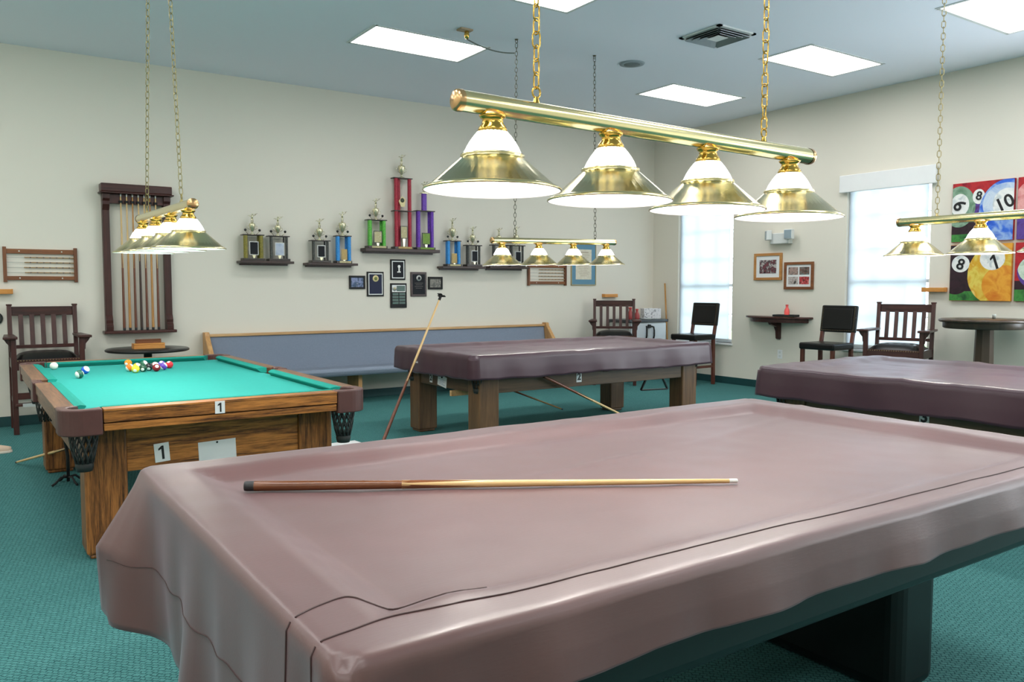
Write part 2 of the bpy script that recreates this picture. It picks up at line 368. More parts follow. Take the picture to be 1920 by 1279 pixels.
# outside: pale paving and a hedge seen past the blinds' edges
struct(MB().box(XR + .3, -12, -.35, 40, 30, -.3).build('ground', plain('pale_paving', (196, 196, 186), .9)))
hb = MB()
for i in range(26):
    hb.ball((15 + random.uniform(-.6, .6), 4 + i * .5, -.25 + random.uniform(-.2, .2)), random.uniform(.5, .8), n=10, k=7)
hg = hb.build('garden_hedge', blotch('hedge_leaves', [(70, 96, 60), (130, 156, 104), (96, 122, 80)], 14))
tag(hg, 'clipped green hedge outside beyond the window glass', 'hedge'); hg['kind'] = 'stuff'
for i, (y0, y1, z0, z1) in enumerate(WINS):
    w = bpy.data.objects.new('window_%d' % (i + 1), None); C.objects.link(w); w.location = (XR + .12, (y0 + y1) / 2, z0); struct(w)
    hw = (y1 - y0) / 2; h = z1 - z0; f = MB()
    f.box(-.025, -hw, 0, .025, -hw + .05, h); f.box(-.025, hw - .05, 0, .025, hw, h); f.box(-.025, -hw, 0, .025, hw, .05); f.box(-.025, -hw, h - .05, .025, hw, h)
    f.build('window_frame', M_WHITE, w)
    g = MB(); g.box(-.015, -hw, h * .40, .015, hw, h * .40 + .04)
    for yy in (-.18, .18): g.box(-.006, yy - .006, .05, .006, yy + .006, h - .05)
    for zz in (.2, .6, .8): g.box(-.006, -hw, h * zz, .006, hw, h * zz + .012)
    g.build('window_muntin', M_WHITE, w)
    MB().box(.026, -hw + .045, .045, .030, hw - .045, h - .045).build('window_pane', M_GLASS, w)
    MB().box(-.15, -hw - .02, -.03, 0, hw + .02, 0).build('window_sill', M_WHITE, w, bevel=.006)

# roller blinds
def blind(i, label, val, gap_r, zb):
    y0, y1, z0, z1 = WINS[i]
    t = thing('roller_blind', label, 'blind', (XR + .035, (y0 + y1) / 2, z1 - .03), radians(-90), 'white roller blinds on the windows')
    hw = (y1 - y0) / 2; h = z1 - .03 - zb
    MB().box(-hw + .012, -.001, -h + .02, hw - gap_r, .001, 0).build('fabric', M_BLIND, t)
    MB().box(-hw + .012, -.008, -h, hw - gap_r, .008, -h + .022).build('bottom_bar', M_OFFWHITE, t, bevel=.003)
    MB().tube([(-hw + .01, 0, .004), (hw - .01, 0, .004)], .02, 10).build('roller_tube', M_OFFWHITE, t)
    p = [(hw - .018 + .004 * (k % 2), -.018, -.02 - k * .03) for k in range(int(h / .03) - 4)]
    MB().tube(p, .003, 5).build('bead_chain', M_OFFWHITE, t)
    if val:
        MB().box(-hw - .08, -.095, -.085, hw + .07, -.052, .125).build('valance', M_WHITE, t, bevel=.008)
blind(0, 'white roller blind on the window behind the dark padded bar chair nearest the corner', False, .085, .62)
blind(1, 'white roller blind with box valance behind the slatted armchair by the ball paintings', True, .05, .66)

# ceiling fixtures
for k, (x, y) in enumerate(sorted(SEEN)):
    lab = {(3.84, 7.26): 'lit ceiling panel beside the brass junction box and swagged cord',
           (7.62, 7.26): 'smallest lit ceiling panel, just above the right end of the near brass bar',
           (7.62, 5.40): 'lit ceiling panel to the right of the near lamp chain and air vent',
           (3.84, 5.40): 'lit ceiling panel cut by the top edge above the near lamp left chain',
           (7.62, 3.54): 'lit ceiling panel cut by the top right corner of the photo'}[(x, y)]
    t = thing('ceiling_light', lab, 'ceiling light', (x, y, CEIL), 0, 'recessed fluorescent ceiling panels')
    f = MB()
    for a, b2, c, d in ((-PHX - .02, -PHX + .012, -PHY - .02, PHY + .02), (PHX - .012, PHX + .02, -PHY - .02, PHY + .02), (-PHX, PHX, -PHY - .02, -PHY + .012), (-PHX, PHX, PHY - .012, PHY + .02)):
        f.box(a, c, -.006, b2, d, .0)
    for a, b2, c, d in ((-PHX, -PHX + .006, -PHY, PHY), (PHX - .006, PHX, -PHY, PHY), (-PHX, PHX, -PHY, -PHY + .006), (-PHX, PHX, PHY - .006, PHY)):
        f.box(a, c, -.002, b2, d, .05)
    f.build('frame', M_OFFWHITE, t)
    MB().box(-PHX + .006, -PHY + .006, .028, PHX - .006, PHY - .006, .036).build('diffuser', M_PANEL, t)
    MB().box(-PHX, -PHY, .05, PHX, PHY, .055).build('housing', M_OFFWHITE, t)
t = thing('air_vent', 'square louvred air vent in the blue-grey ceiling', 'air vent', (6.03, 5.42, CEIL))
f = MB()
for r in (.25,):
    for a in range(4):
        M = Matrix.Rotation(a * pi / 2, 3, 'Z'); f.cbox(M @ Vector((0, -r + .02, -.007)), (2 * r, .04, .014), M=M)
f.build('frame', M_OFFWHITE, t)
for k, r in enumerate((.20, .155, .11)):
    for a in range(4):
        M = Matrix.Rotation(a * pi / 2, 3, 'Z') @ Matrix.Rotation(radians(38), 3, 'X')
        MB().cbox(Matrix.Rotation(a * pi / 2, 3, 'Z') @ Vector((0, -r, -.018)), (2 * r, .05, .003), M=M).build('louvre', M_STEEL, t)
MB().box(-.21, -.21, -.003, .21, .21, -.001).build('duct_shade_sheet', M_MATTBLK, t)  # flat black sheet stands in for the dark inside of the duct
MB().box(-.07, -.07, -.03, .07, .07, -.026).build('centre_plate', M_OFFWHITE, t)
t = thing('ceiling_speaker', 'round flush speaker grille in the ceiling', 'speaker', (6.02, 6.59, CEIL))
MB().lathe([(.001, -.012), (.10, -.012), (.13, -.010), (.135, 0)], n=32).build('rim', plain('ceiling_grey_plastic', (150, 162, 168), .6), t)
MB().lathe([(.001, -.016), (.085, -.014), (.088, -.011)], n=32).build('grille', plain('grille_grey', (112, 122, 124), .7), t)
t = thing('ceiling_outlet', 'small brass junction box with a plug on the ceiling', 'outlet', (3.96, 6.60, CEIL))
MB().cbox((0, 0, -.008), (.13, .09, .016)).build('cover_plate', plain('tan_plate', (176, 150, 120), .5), t, bevel=.004)
MB().lathe([(.001, -.085), (.018, -.08), (.024, -.05), (.02, -.016)], (.02, 0, 0), 10).build('plug', M_GOLDBRASS, t)
cd = MB().tube([(3.98 + .52 * k / 12, 6.60 - .02 * k / 12, CEIL - .085 - .10 * (1 - (2 * k / 12 - 1) ** 2) * .35 - .05 * k / 12) for k in range(13)], .006, 6)
tag(cd.build('light_cord', plain('grey_cord', (92, 100, 92), .5)), 'thin grey cord swagged from ceiling junction box to lamp chain', 'cord')

# ------------------------------------------------------------------ billiard lights
def link_mesh(L, w, r, mat):
    p = []
    for k in range(6): a = pi * k / 5; p.append((w * cos(a), 0, L / 2 - w + w * sin(a)))
    for k in range(6): a = pi + pi * k / 5; p.append((w * cos(a), 0, -L / 2 + w + w * sin(a)))
    return MB().tube(p, r, 5, closed=True).mesh('link', mat)
bulb_me = MB().ball((0, 0, 0), .03, n=12, k=8).lathe([(.013, .028), (.013, .055)], n=8).mesh('bulb', M_BULB)
def ribbed(prof, n=48, amp=.0012):
    b = MB(); k = 0
    for r, z in prof:
        for j in range(n):
            t = 2 * pi * j / n; rr = r + amp * (1 if j % 2 else -1); b.v.append((rr * cos(t), rr * sin(t), z))
    for i in range(len(prof) - 1):
        for j in range(n): b.f.append([i * n + j, i * n + (j + 1) % n, (i + 1) * n + (j + 1) % n, (i + 1) * n + j]); b.m.append(0); b.sm.append(True)
    return b
dome_me = ribbed([(.037, -.068), (.043, -.075), (.053, -.087), (.063, -.101), (.072, -.116), (.079, -.131), (.083, -.142)]).mesh('glass_dome', M_OPAL)
fit_me = MB().lathe([(.034, -.026), (.040, -.028), (.036, -.034), (.029, -.040), (.032, -.052), (.040, -.062), (.043, -.074), (.040, -.076), (.03, -.06)], n=24).mesh('fitter', M_GOLDBRASS)
cone_me = MB().lathe([(.083, -.136), (.090, -.137), (.091, -.142), (.088, -.146), (.092, -.148), (.180, -.224), (.183, -.224), (.196, -.232), (.197, -.236), (.193, -.237)], n=48).mesh('brass_shade', M_BRASS)
lin_me = MB().lathe([(.0825, -.1375), (.086, -.148), (.176, -.2265), (.193, -.2365)], n=48).mesh('shade_lining', M_LINING)
bar_me = MB().tube([(-.77 + 1.54 * k / 8, 0, 0) for k in range(9)], .029, 28, caps=False).mesh('bar', M_BRASS)
cap_me = MB().lathe([(.001, .012), (.022, .011), (.029, .006), (.0305, .0), (.0305, -.012)], n=28).mesh('end_cap', plain('copper_brass', (214, 172, 122), .25, 1))
def light(label, loc, rz, tilt, tops, big, chmat, emats):
    t = thing('billiard_light', label, 'lamp', loc, rz, 'four-shade brass lamps over the tables', rot=(0, tilt, rz))
    put('bar', bar_me, t)
    put('end_cap', cap_me, t, (-.77, 0, 0), (0, radians(-90), 0)); put('end_cap', cap_me, t, (.77, 0, 0), (0, radians(90), 0))
    for x in (-.655, -.218, .218, .655):
        f = put('fitter', fit_me, t, (x, 0, 0)); d = put('glass_dome', dome_me, t, (x, 0, 0))
        c = put('brass_shade', cone_me, t, (x, 0, 0)); put('shade_lining', lin_me, c)
        put('bulb', bulb_me, t, (x, 0, -.160))
    inv = (Matrix.Translation(loc) @ Matrix.Rotation(rz, 4, 'Z') @ Matrix.Rotation(tilt, 4, 'Y')).inverted()
    for x, top in zip((-.505, .505), tops):
        p1 = Vector((x, 0, .03)); p0 = inv @ Vector(top); d = (p0 - p1); Ln = d.length; d.normalize()
        q = d.to_track_quat('Z', 'Y')
        hk = MB().lathe([(.012, .026), (.009, .034), (.006, .045)], (x, 0, 0), 10)
        lp = [(x + .014 * cos(2 * pi * k / 12), 0, .058 + .016 * sin(2 * pi * k / 12)) for k in range(12)]
        hk.tube(lp, .0028, 6, closed=True)
        cl = [(p0 + Vector((.014 * cos(2 * pi * k / 12), 0, -.02 + .016 * sin(2 * pi * k / 12)))) for k in range(12)]
        hk.tube(cl, .003, 6, closed=True); hk.lathe([(.001, -.012), (.016, -.008), (.018, -.001)], tuple(p0), 10)
        if big:
            ch = hk.build('chain', chmat, t)
            lm = link_mesh(.048, .0115, .0026, chmat); pitch = .0385; n = int((Ln - .06) / pitch)
            for k in range(n):
                o = bpy.data.objects.new('chain_link', lm); C.objects.link(o); o.parent = ch
                o.rotation_mode = 'QUATERNION'
                from mathutils import Quaternion
                o.rotation_quaternion = q @ Quaternion((0, 0, 1), (pi / 2 if k % 2 else 0) + .25 * sin(k * 1.7))
                o.location = p1 + d * (.062 + k * pitch)
        else:
            lm = []; pitch = .0385; n = int((Ln - .06) / pitch); Mx = q.to_matrix()
            for k in range(n):
                a0 = (pi / 2 if k % 2 else 0) + .5; Rz = Mx @ Matrix.Rotation(a0, 3, 'Z'); pth = []
                for g in range(4): a = pi * g / 3; pth.append((.0115 * cos(a), 0, .0125 + .0115 * sin(a)))
                for g in range(4): a = pi + pi * g / 3; pth.append((.0115 * cos(a), 0, -.0125 + .0115 * sin(a)))
                c0 = p1 + d * (.062 + k * pitch)
                hk.tube([Rz @ Vector(v) + c0 for v in pth], .0026, 4, closed=True)
            hk.build('chain', chmat, t)
    return t
light('large brass four-shade lamp hanging nearest, over the brown covered table with a cue', (1.915, 1.95, 1.883), 0, radians(.55), [(1.41, 1.95, CEIL), (2.425, 1.95, CEIL)], True, M_GOLDBRASS, None)
light('brass four-shade lamp seen end-on over the uncovered green table', (1.063, 5.377, 1.842), radians(90), radians(-.9), [(1.063, 5.123, CEIL), (1.063, 5.56, CEIL)], False, plain('brass_chain', (150, 140, 96), .35, .9), None)
light('brass four-shade lamp in front of the certificate, over the plum covered table marked 2', (4.99, 6.55, 1.845), 0, radians(-1.0), [(4.524, 6.58, CEIL), (5.495, 6.58, CEIL)], False, M_DARKCHAIN, None)
light('brass four-shade lamp at the right in front of the ball paintings', (5.47, 2.458, 1.836), radians(90), 0, [(5.47, 1.953, CEIL), (5.47, 2.96, CEIL)], False, plain('pale_brass_chain', (176, 160, 112), .3, .9), None)

# ------------------------------------------------------------------ cloth covers
def cover(name, label, loc, rz, hw, hl, top, r, sag, rail, dropf, bulge, mat, amp=.004, nx=36, ny=60, seed=0, skirt=14, group=None, extra=None, thick=.004, er=.03):
    """fitted sheet over a table: padded rim, lower middle, rounded corners, hanging sides. local x half-width hw, y half-length hl"""
    def grid(h, n):
        e = [0, .008, .02, .04, .065, .09]; e = [v for v in e if v < r] + [r, r + .012, r + .03, r + .055, rail * .75, rail * .85, rail * .95, rail * 1.1, rail * 1.25, rail * 1.35, rail * 1.45, rail + .12]
        e = sorted(set(e)); a = [-h + v for v in e]; b = [h - v for v in e][::-1]; lo, hi = a[-1], b[0]; k = max(3, n)
        return a + [lo + (hi - lo) * i / k for i in range(1, k)] + b
    xs = grid(hw, nx); ys = grid(hl, ny); nX, nY = len(xs), len(ys)
    off = Vector((seed * 7.3, seed * 3.1, 0)); vs = []; 
    def sq(x, y):
        ax, ay = hw - r, hl - r
        if abs(x) > ax and abs(y) > ay:
            a = (abs(x) - ax) / r; b = (abs(y) - ay) / r
            return math.copysign(ax + r * a * sqrt(1 - b * b / 2), x), math.copysign(ay + r * b * sqrt(1 - a * a / 2), y)
        return x, y
    for j, y in enumerate(ys):
        for i, x in enumerate(xs):
            d = min(hw - abs(x), hl - abs(y))
            if abs(x) > hw - r and abs(y) > hl - r:
                d = r - sqrt((abs(x) - hw + r) ** 2 + (abs(y) - hl + r) ** 2); d = max(d, 0)
            z = top
            if d < er: z -= er - sqrt(max(0, er * er - (er - d) ** 2))
            if d > rail * .75: s = min(1, (d - rail * .75) / (rail * .7)); z -= sag * (s * s * (3 - 2 * s))
            z += amp * noise.noise(Vector((x * 3, y * 3, 0)) + off) + amp * .5 * noise.noise(Vector((x * 9, y * 9, 2)) + off)
            if extra: z += extra(x, y)
            px, py = sq(x, y); vs.append((px, py, z))
    b = MB(); fs = []
    for j in range(nY - 1):
        for i in range(nX - 1): fs.append((j * nX + i, j * nX + i + 1, (j + 1) * nX + i + 1, (j + 1) * nX + i))
    loop = [i for i in range(nX)] + [j * nX + nX - 1 for j in range(1, nY)] + [(nY - 1) * nX + i for i in range(nX - 2, -1, -1)] + [j * nX for j in range(nY - 2, 0, -1)]
    NL = len(loop); prev = loop[:]
    P = [Vector(vs[i]) for i in loop]; nor = []; arc = [0]
    for k in range(NL):
        tdir = P[(k + 1) % NL] - P[k - 1]; n = Vector((tdir.y, -tdir.x, 0)).normalized(); nor.append(n)
        if k: arc.append(arc[-1] + (P[k] - P[k - 1]).length)
    for q in range(1, skirt + 1):
        f = q / skirt; row = []
        for k in range(NL):
            p = P[k]; D = dropf(p.x, p.y); o = bulge(p.x, p.y, f, D)
            o += (.005 * noise.noise(Vector((p.x * 6, p.y * 6, 4)) + off) + .003 * noise.noise(Vector((p.x * 15, p.y * 15, 1)) + off)) * min(1, f * 1.5)
            vs.append(tuple(p + nor[k] * o + Vector((0, 0, -D * f)))); row.append(len(vs) - 1)
        for k in range(NL): fs.append((prev[k], prev[(k + 1) % NL], row[(k + 1) % NL], row[k]))
        prev = row
    b.add(vs, fs, 0, True)
    o = b.build(name, mat, None, loc=loc, rot=(0, 0, rz))
    sm = o.modifiers.new('sheet', 'SOLIDIFY'); sm.thickness = thick; sm.offset = -1
    return tag(o, label, 'table cover', group)
GC = 'vinyl pool table covers'
# near table, cover slipped to the left: long drop on the left, short drop in front
NX0, NX1, NY0, NY1 = .435, 3.285, 1.10, 2.715
nhw, nhl = (NX1 - NX0) / 2, (NY1 - NY0) / 2
NC = ((NX0 + NX1) / 2, (NY0 + NY1) / 2)
def sstep(a, b, x): t = max(0, min(1, (x - a) / (b - a))); return t * t * (3 - 2 * t)
def drop4(x, y):
    left = .40 + .10 * sstep(nhl, -nhl, y) ** 1
    front = .118 + .012 * noise.noise(Vector((x * 2.3, 0, 3))) + .008 * noise.noise(Vector((x * 6, 0, 8)))
    ex = sstep(-nhw + .42, -nhw + .12, x) * (1 if y < 0 else 0)          # the front hem falls away towards the left corner
    base = front if y < nhl - .2 else .30
    d = base + (left - base) * ex
    if x < -nhw + .07: d = left
    if y > nhl - .15: d = .30 + (.45 - .30) * sstep(-nhw + .8, -nhw + .1, x) if x > -nhw + .07 else .385
    if x > nhw - .05: d = .2
    return d
def bul4(x, y, f, D):
    o = .003 * min(1, f * 2) + .007 * f
    fy = abs(y + nhl); fx = abs(x + nhw)
    s = (x + nhw) - (y - nhl)            # distance along the edge from the far-left corner, far side positive
    if y > nhl - .12 or (x < -nhw + .02 and y > nhl - .3):
        w = max(0, 1 - max(.06 - s, 0) / .03 - max(s - .06, 0) / .20); o += .125 * w * min(1, f * 2.0) * (1 - .22 * max(0, f - .55))
    o -= .055 * min(1, f * 3) * math.exp(-((s - .018) / .02) ** 2); o += .02 * min(1, f * 3) * math.exp(-((s + .05) / .025) ** 2) * (1 if y > 0 else 0)
    if x < -nhw + .05: o += .028 * f * sin(y * 11 + 1) * f + .012 * sin(y * 23) * f
    else: o += .010 * f * sin(x * 17) * sin(x * 5 + 1)
    c = sqrt(fx * fx + fy * fy)
    if c < .3: o += .05 * f * sin(c * 38) * (1 - c / .3)
    return o
def crease4(x, y):
    z = 0
    d = abs((y + .42) - .05 * sin(x * 1.5)); z += .0
    g = (x + nhw - .28) ** 2 + (y + nhl - .17) ** 2; z += .010 * math.exp(-g / .006)
    z += .004 * math.exp(-((y - .25 * x - .12) / .03) ** 2) * sstep(.2, .8, x)
    z += .006 * math.exp(-((y - .18 - .06 * sin(x * 3)) / .02) ** 2) * math.exp(-((x + .1) / .35) ** 2)
    return z
cov4 = cover('table_cover', 'brown vinyl cover on the nearest table, a cue lying on it', (NC[0], NC[1], 0), 0, nhw, nhl, .828, .055, .036, .16, drop4, bul4, M_VINYL1, amp=.0035, nx=70, ny=40, seed=1, skirt=24, group=GC, extra=crease4, er=.02)
def seam(pts, r=.0017):
    b = MB(); b.tube([(p[0] - NC[0], p[1] - NC[1], p[2]) for p in pts], r, 6); b.build('seam', M_SEAM, cov4)
def smooth_pts(c, n=8):
    out = []
    for i in range(len(c) - 1):
        p0 = Vector(c[max(i - 1, 0)]); p1 = Vector(c[i]); p2 = Vector(c[i + 1]); p3 = Vector(c[min(i + 2, len(c) - 1)])
        for k in range(n):
            t = k / n; out.append(.5 * ((2 * p1) + (p2 - p0) * t + (2 * p0 - 5 * p1 + 4 * p2 - p3) * t * t + (3 * p1 - p0 - 3 * p2 + p3) * t ** 3))
    return out + [Vector(c[-1])]
dg = bpy.context.evaluated_depsgraph_get()
from mathutils.bvhtree import BVHTree
bv = BVHTree.FromPolygons([v.co for v in cov4.data.vertices], [tuple(p.vertices) for p in cov4.data.polygons])
def drape(pts):
    out = []
    for x, y in pts:
        h = bv.ray_cast(Vector((x - NC[0], y - NC[1], 2)), Vector((0, 0, -1)))
        if h[0] is not None: out.append((x, y, h[0].z + .0008))
    return out
pa = drape([(p.x, p.y) for p in smooth_pts([(.45, 1.31, 0), (.50, 1.335, 0), (.56, 1.345, 0), (.60, 1.29, 0), (.68, 1.265, 0), (.80, 1.262, 0)], 8)])
seam(pa)
pb = drape([(p.x, p.y) for p in smooth_pts([(.45, 1.195, 0), (.50, 1.205, 0), (.585, 1.219, 0), (.70, 1.20, 0), (.86, 1.196, 0), (1.47, 1.192, 0), (1.83, 1.178, 0), (2.67, 1.166, 0), (3.20, 1.16, 0)], 12)])
seam(pb)
def sideseam(y, z0, z1):
    out = []
    for k in range(30):
        z = z0 + (z1 - z0) * k / 29; h = bv.ray_cast(Vector((-nhw - .6, y - NC[1], z)), Vector((1, 0, 0)))
        if h[0] is not None: out.append((h[0].x + NC[0] - .001, y, z))
    return out
for y, z0, z1 in ((1.31, .822, .40), (1.195, .822, .37)): seam(sideseam(y, z0, z1))
hs = []
for k in range(60):
    y = NY0 + .1 + (NY1 - NY0 - .22) * k / 59; z = .615 - .03 * k / 59 + .004 * sin(k)
    h = bv.ray_cast(Vector((-nhw - .6, y - NC[1], z)), Vector((1, 0, 0)))
    if h[0] is not None: hs.append((h[0].x + NC[0] - .001, y, z))
seam(hs, .001)
# covers of the tables marked 2 and 3
def drop2(x, y): return .183 + .012 * noise.noise(Vector((x * 2, y * 2, 5))) + .006 * noise.noise(Vector((x * 7, y * 7, 9)))
def bul2(x, y, f, D):
    return .003 * min(1, f * 2) + .010 * f + .010 * f * sin((x + y) * 9) * sin((x - y) * 4 + 1)
def wr2(x, y):
    z = 0
    for k in range(5):
        a = .4 + k * 1.3; z += .005 * math.exp(-((x * cos(a) + y * sin(a) - .25 + .22 * k * (-1) ** k) / .03) ** 2)
    return z
T2 = (4.905, 6.425); T3 = (5.53, 2.42); R3 = radians(2.5)
cov2 = cover('table_cover', 'dark plum vinyl cover on the table marked 2, before the long bench', (T2[0], T2[1], 0), radians(90), .745, 1.44, .825, .075, .022, .18, drop2, bul2, M_VINYL2, amp=.006, nx=22, ny=50, seed=2, skirt=10, group=GC, extra=wr2)
cov3 = cover('table_cover', 'plum vinyl cover on the table marked 3 at the right edge', (T3[0], T3[1], 0), R3, .785, 1.44, .825, .075, .02, .18, drop2, bul2, M_VINYL2, amp=.008, nx=22, ny=50, seed=5, skirt=10, group=GC, extra=wr2)
m2 = MB()
for s in (-1, 1): m2.add([(.16 + s * .012 - .012, 1.476, .70), (.16 + s * .012 + .012, 1.476, .70), (.16 + s * .012 + .002, 1.474, .722)], [(0, 1, 2)])
m2.build('scuff_mark', M_WHITE, cov2)

# ------------------------------------------------------------------ pool tables
def corner_pocket(parent, sx, sy, hw, hl, zt, zb):
    R = .10; ext = .185; pol = [(-ext, 0), (-R, 0)]
    for k in range(1, 8): a = pi / 2 - pi / 2 * k / 8; pol.append((-R + R * cos(a), -R + R * sin(a)))
    pol += [(0, -R), (0, -ext), (-.105, -ext)]
    for k in range(0, 9): a = radians(-50) + radians(190) * k / 8; pol.append((-.112 + .068 * cos(a), -.112 + .068 * sin(a)))
    pol += [(-ext, -.105)]
    pol = [(sx * (hw + u), sy * (hl + v)) for u, v in pol]
    p = MB().prism(pol, zb, zt + .004, smooth=False).build('pocket', M_LEATHER, parent, bevel=.008, seg=3)
    c = Vector((sx * (hw - .112), sy * (hl - .112), 0)); n = MB()
    for k in range(12):
        a = 2 * pi * k / 12
        for s in (-1, 1):
            pth = []
            for q in range(5):
                f = q / 4; rr = .064 - .026 * f ** 1.5; aa = a + s * f * .9
                pth.append((c.x + rr * cos(aa), c.y + rr * sin(aa), zb + .005 - f * .15))
            n.tube(pth, .0045, 5)
    n.lathe([(.04, zb - .145), (.042, zb - .16), (.036, zb - .185), (.03, zb - .185)], (c.x, c.y, 0), 14)
    n.build('net', M_NET, p)
def side_pocket(parent, sx, hw, zt, zb):
    pol = [(.012, -.085), (.012, .085), (-.05, .085)]
    for k in range(9): a = radians(60) - radians(120) * k / 8; pol.append((-.075 + .06 * cos(a), .06 * sin(a)))
    pol += [(-.05, -.085)]
    p = MB().prism([(sx * (hw + u), v) for u, v in pol], zb, zt + .004).build('pocket', M_LEATHER, parent, bevel=.006)
    n = MB()
    for k in range(12):
        a = 2 * pi * k / 12
        for s in (-1, 1):
            n.tube([(sx * (hw - .06) + (.055 - .02 * q / 3) * cos(a + s * q / 3 * .9), (.055 - .02 * q / 3) * sin(a + s * q / 3 * .9), zb - q / 3 * .13) for q in range(4)], .004, 4)
    n.build('net', M_NET, p)
def plate(parent, ch, loc, rot, w, h, ts):
    p = MB().cbox((0, 0, 0), (w, h, .003)).build('number_plate', M_PAPER, parent, bevel=.0012, loc=loc, rot=rot)
    put('numeral', text_mesh(ch, ts, .0006, ts * .035, M_INK), p, (0, 0, .0022)); return p
def rails(parent, hw, hl, zt, m_end, m_side, cush):
    zb = zt - .108; RW = .085
    def rail(x0, x1, y0, y1, mat, ax, sgn):
        b = MB()
        if ax == 'x':      # end rail, outer face at y = sgn*hl
            o = sgn * hl; i = sgn * (hl - RW)
            b.box(x0, min(o, i), zt - .012, x1, max(o, i), zt)
            o2 = sgn * (hl - .004); b.box(x0, min(o2, i), zt - .066, x1, max(o2, i), zt - .0125)
            b.box(x0, min(sgn * (hl - .012), i), zb, x1, max(sgn * (hl - .012), i), zt - .072)
        else:
            o = sgn * hw; i = sgn * (hw - RW)
            b.box(min(o, i), y0, zt - .012, max(o, i), y1, zt)
            o2 = sgn * (hw - .004); b.box(min(o2, i), y0, zt - .066, max(o2, i), y1, zt - .0125)
            b.box(min(sgn * (hw - .012), i), y0, zb, max(sgn * (hw - .012), i), y1, zt - .072)
        r = b.build('rail', mat, parent, bevel=.0025)
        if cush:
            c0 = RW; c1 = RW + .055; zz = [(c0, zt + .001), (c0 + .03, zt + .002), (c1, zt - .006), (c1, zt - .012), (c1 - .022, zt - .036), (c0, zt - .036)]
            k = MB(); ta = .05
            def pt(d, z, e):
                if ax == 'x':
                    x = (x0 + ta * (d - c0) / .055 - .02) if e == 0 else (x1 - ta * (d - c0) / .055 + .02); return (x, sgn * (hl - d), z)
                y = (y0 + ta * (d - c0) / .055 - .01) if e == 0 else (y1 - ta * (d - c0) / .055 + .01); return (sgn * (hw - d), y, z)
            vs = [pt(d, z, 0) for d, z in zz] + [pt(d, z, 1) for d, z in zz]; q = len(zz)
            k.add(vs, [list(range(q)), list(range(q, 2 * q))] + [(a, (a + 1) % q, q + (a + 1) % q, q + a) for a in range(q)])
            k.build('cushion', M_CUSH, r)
    e = .19
    for s in (-1, 1):
        rail(-hw + e, hw - e, 0, 0, m_end, 'x', s)
        rail(0, 0, -hl + e, -.09, m_side, 'y', s); rail(0, 0, .09, hl - e, m_side, 'y', s)
def frame(parent, lx, ly, lw, ld, zl, a0, a1, mz, mx, my, cham=.012):
    for sx in (-1, 1):
        for sy in (-1, 1):
            x0, x1 = sorted((sx * lx, sx * (lx - lw))); y0, y1 = sorted((sy * ly, sy * (ly - ld)))
            MB().box(x0, y0, .025, x1, y1, zl).box(x0 + .015, y0 + .015, 0, x1 - .015, y1 - .015, .025).build('leg', mz, parent, bevel=cham)
    for s in (-1, 1):
        y0, y1 = sorted((s * (ly - .018), s * (ly - .05))); MB().box(-lx + lw, y0, a0, lx - lw, y1, a1).build('apron', mx, parent, bevel=.004)
        x0, x1 = sorted((s * (lx - .018), s * (lx - .05))); MB().box(x0, -ly + ld, a0, x1, ly - ld, a1).build('apron', my, parent, bevel=.004)
# table 1, uncovered
T1 = (1.15, 5.815); H1W, H1L = .78, 1.515
t1 = thing('pool_table', 'uncovered green pool table with oak rails and leather pockets, marked 1', 'pool table', (T1[0], T1[1], 0), 0, 'pool tables')
MB().box(-H1W + .1, -H1L + .1, .72, H1W - .1, H1L - .1, .762).build('playing_surface', M_CLOTH, t1)
rails(t1, H1W, H1L, .80, OAKX, OAKY, True)
for sx in (-1, 1):
    for sy in (-1, 1): corner_pocket(t1, sx, sy, H1W, H1L, .80, .675)
    side_pocket(t1, sx, H1W, .80, .68)
frame(t1, .655, 1.265, .20, .20, .72, .43, .72, OAKZ, OAKX, OAKY)
yf = -1.265 + .016
plate(t1, '1', (-.05, -H1L - .0005, .765), (radians(90), 0, 0), .05, .064, .066)
plate(t1, '1', (-.285, yf, .512), (radians(90), 0, 0), .075, .10, .10).rotation_euler = (radians(90), radians(-4), 0)
cdp = MB().cbox((0, 0, 0), (.20, .13, .002)).build('card', M_PAPER, t1, bevel=.001, loc=(0.0, yf, .482), rot=(radians(90), radians(-2), 0))
MB().lathe([(.001, .006), (.005, .005), (.006, .002)], (0, .055, 0), 8).build('pin', M_BLACK, cdp)
# tables 2 and 3 under covers
def covered(label, loc, rz, num, lx, ly, hw, hl):
    t = thing('pool_table', label, 'pool table', (loc[0], loc[1], 0), rz, 'pool tables')
    MB().box(-hw + .1, -hl + .1, .70, hw - .1, hl - .1, .75).build('playing_surface', M_CLOTH, t)
    rails(t, hw, hl, .79, GREYX, GREYY, False)
    for sx in (-1, 1):
        for sy in (-1, 1): corner_pocket(t, sx, sy, hw, hl, .785, .675)
    frame(t, lx, ly, .19, .20, .70, .48, .70, GREYZ, GREYX, GREYY)
    return t
t2 = covered('weathered oak pool table marked 2 under the dark plum cover', T2, radians(90), '2', .64, 1.305, .70, 1.40)
plate(t2, '2', (-.64 + .016, .22, .565), (radians(90), 0, radians(-90)), .06, .095, .085)
plate(t2, '2', (.235, 1.305 - .016, .545), (radians(90), 0, radians(180)), .05, .085, .075)
cd2 = MB().cbox((0, 0, 0), (.165, .10, .002)).build('card', M_PAPER, t2, bevel=.001, loc=(.02, 1.305 - .013, .535), rot=(radians(90), radians(8), radians(180)))
lm = MB()
for k in range(4): lm.cbox((-.01 + .01 * (k % 2), .012 - k * .014, .0015), (.11 - .02 * (k % 3), .003, .0006))
lm.build('print', plain('pale_blue_ink', (110, 128, 170), .6), cd2)
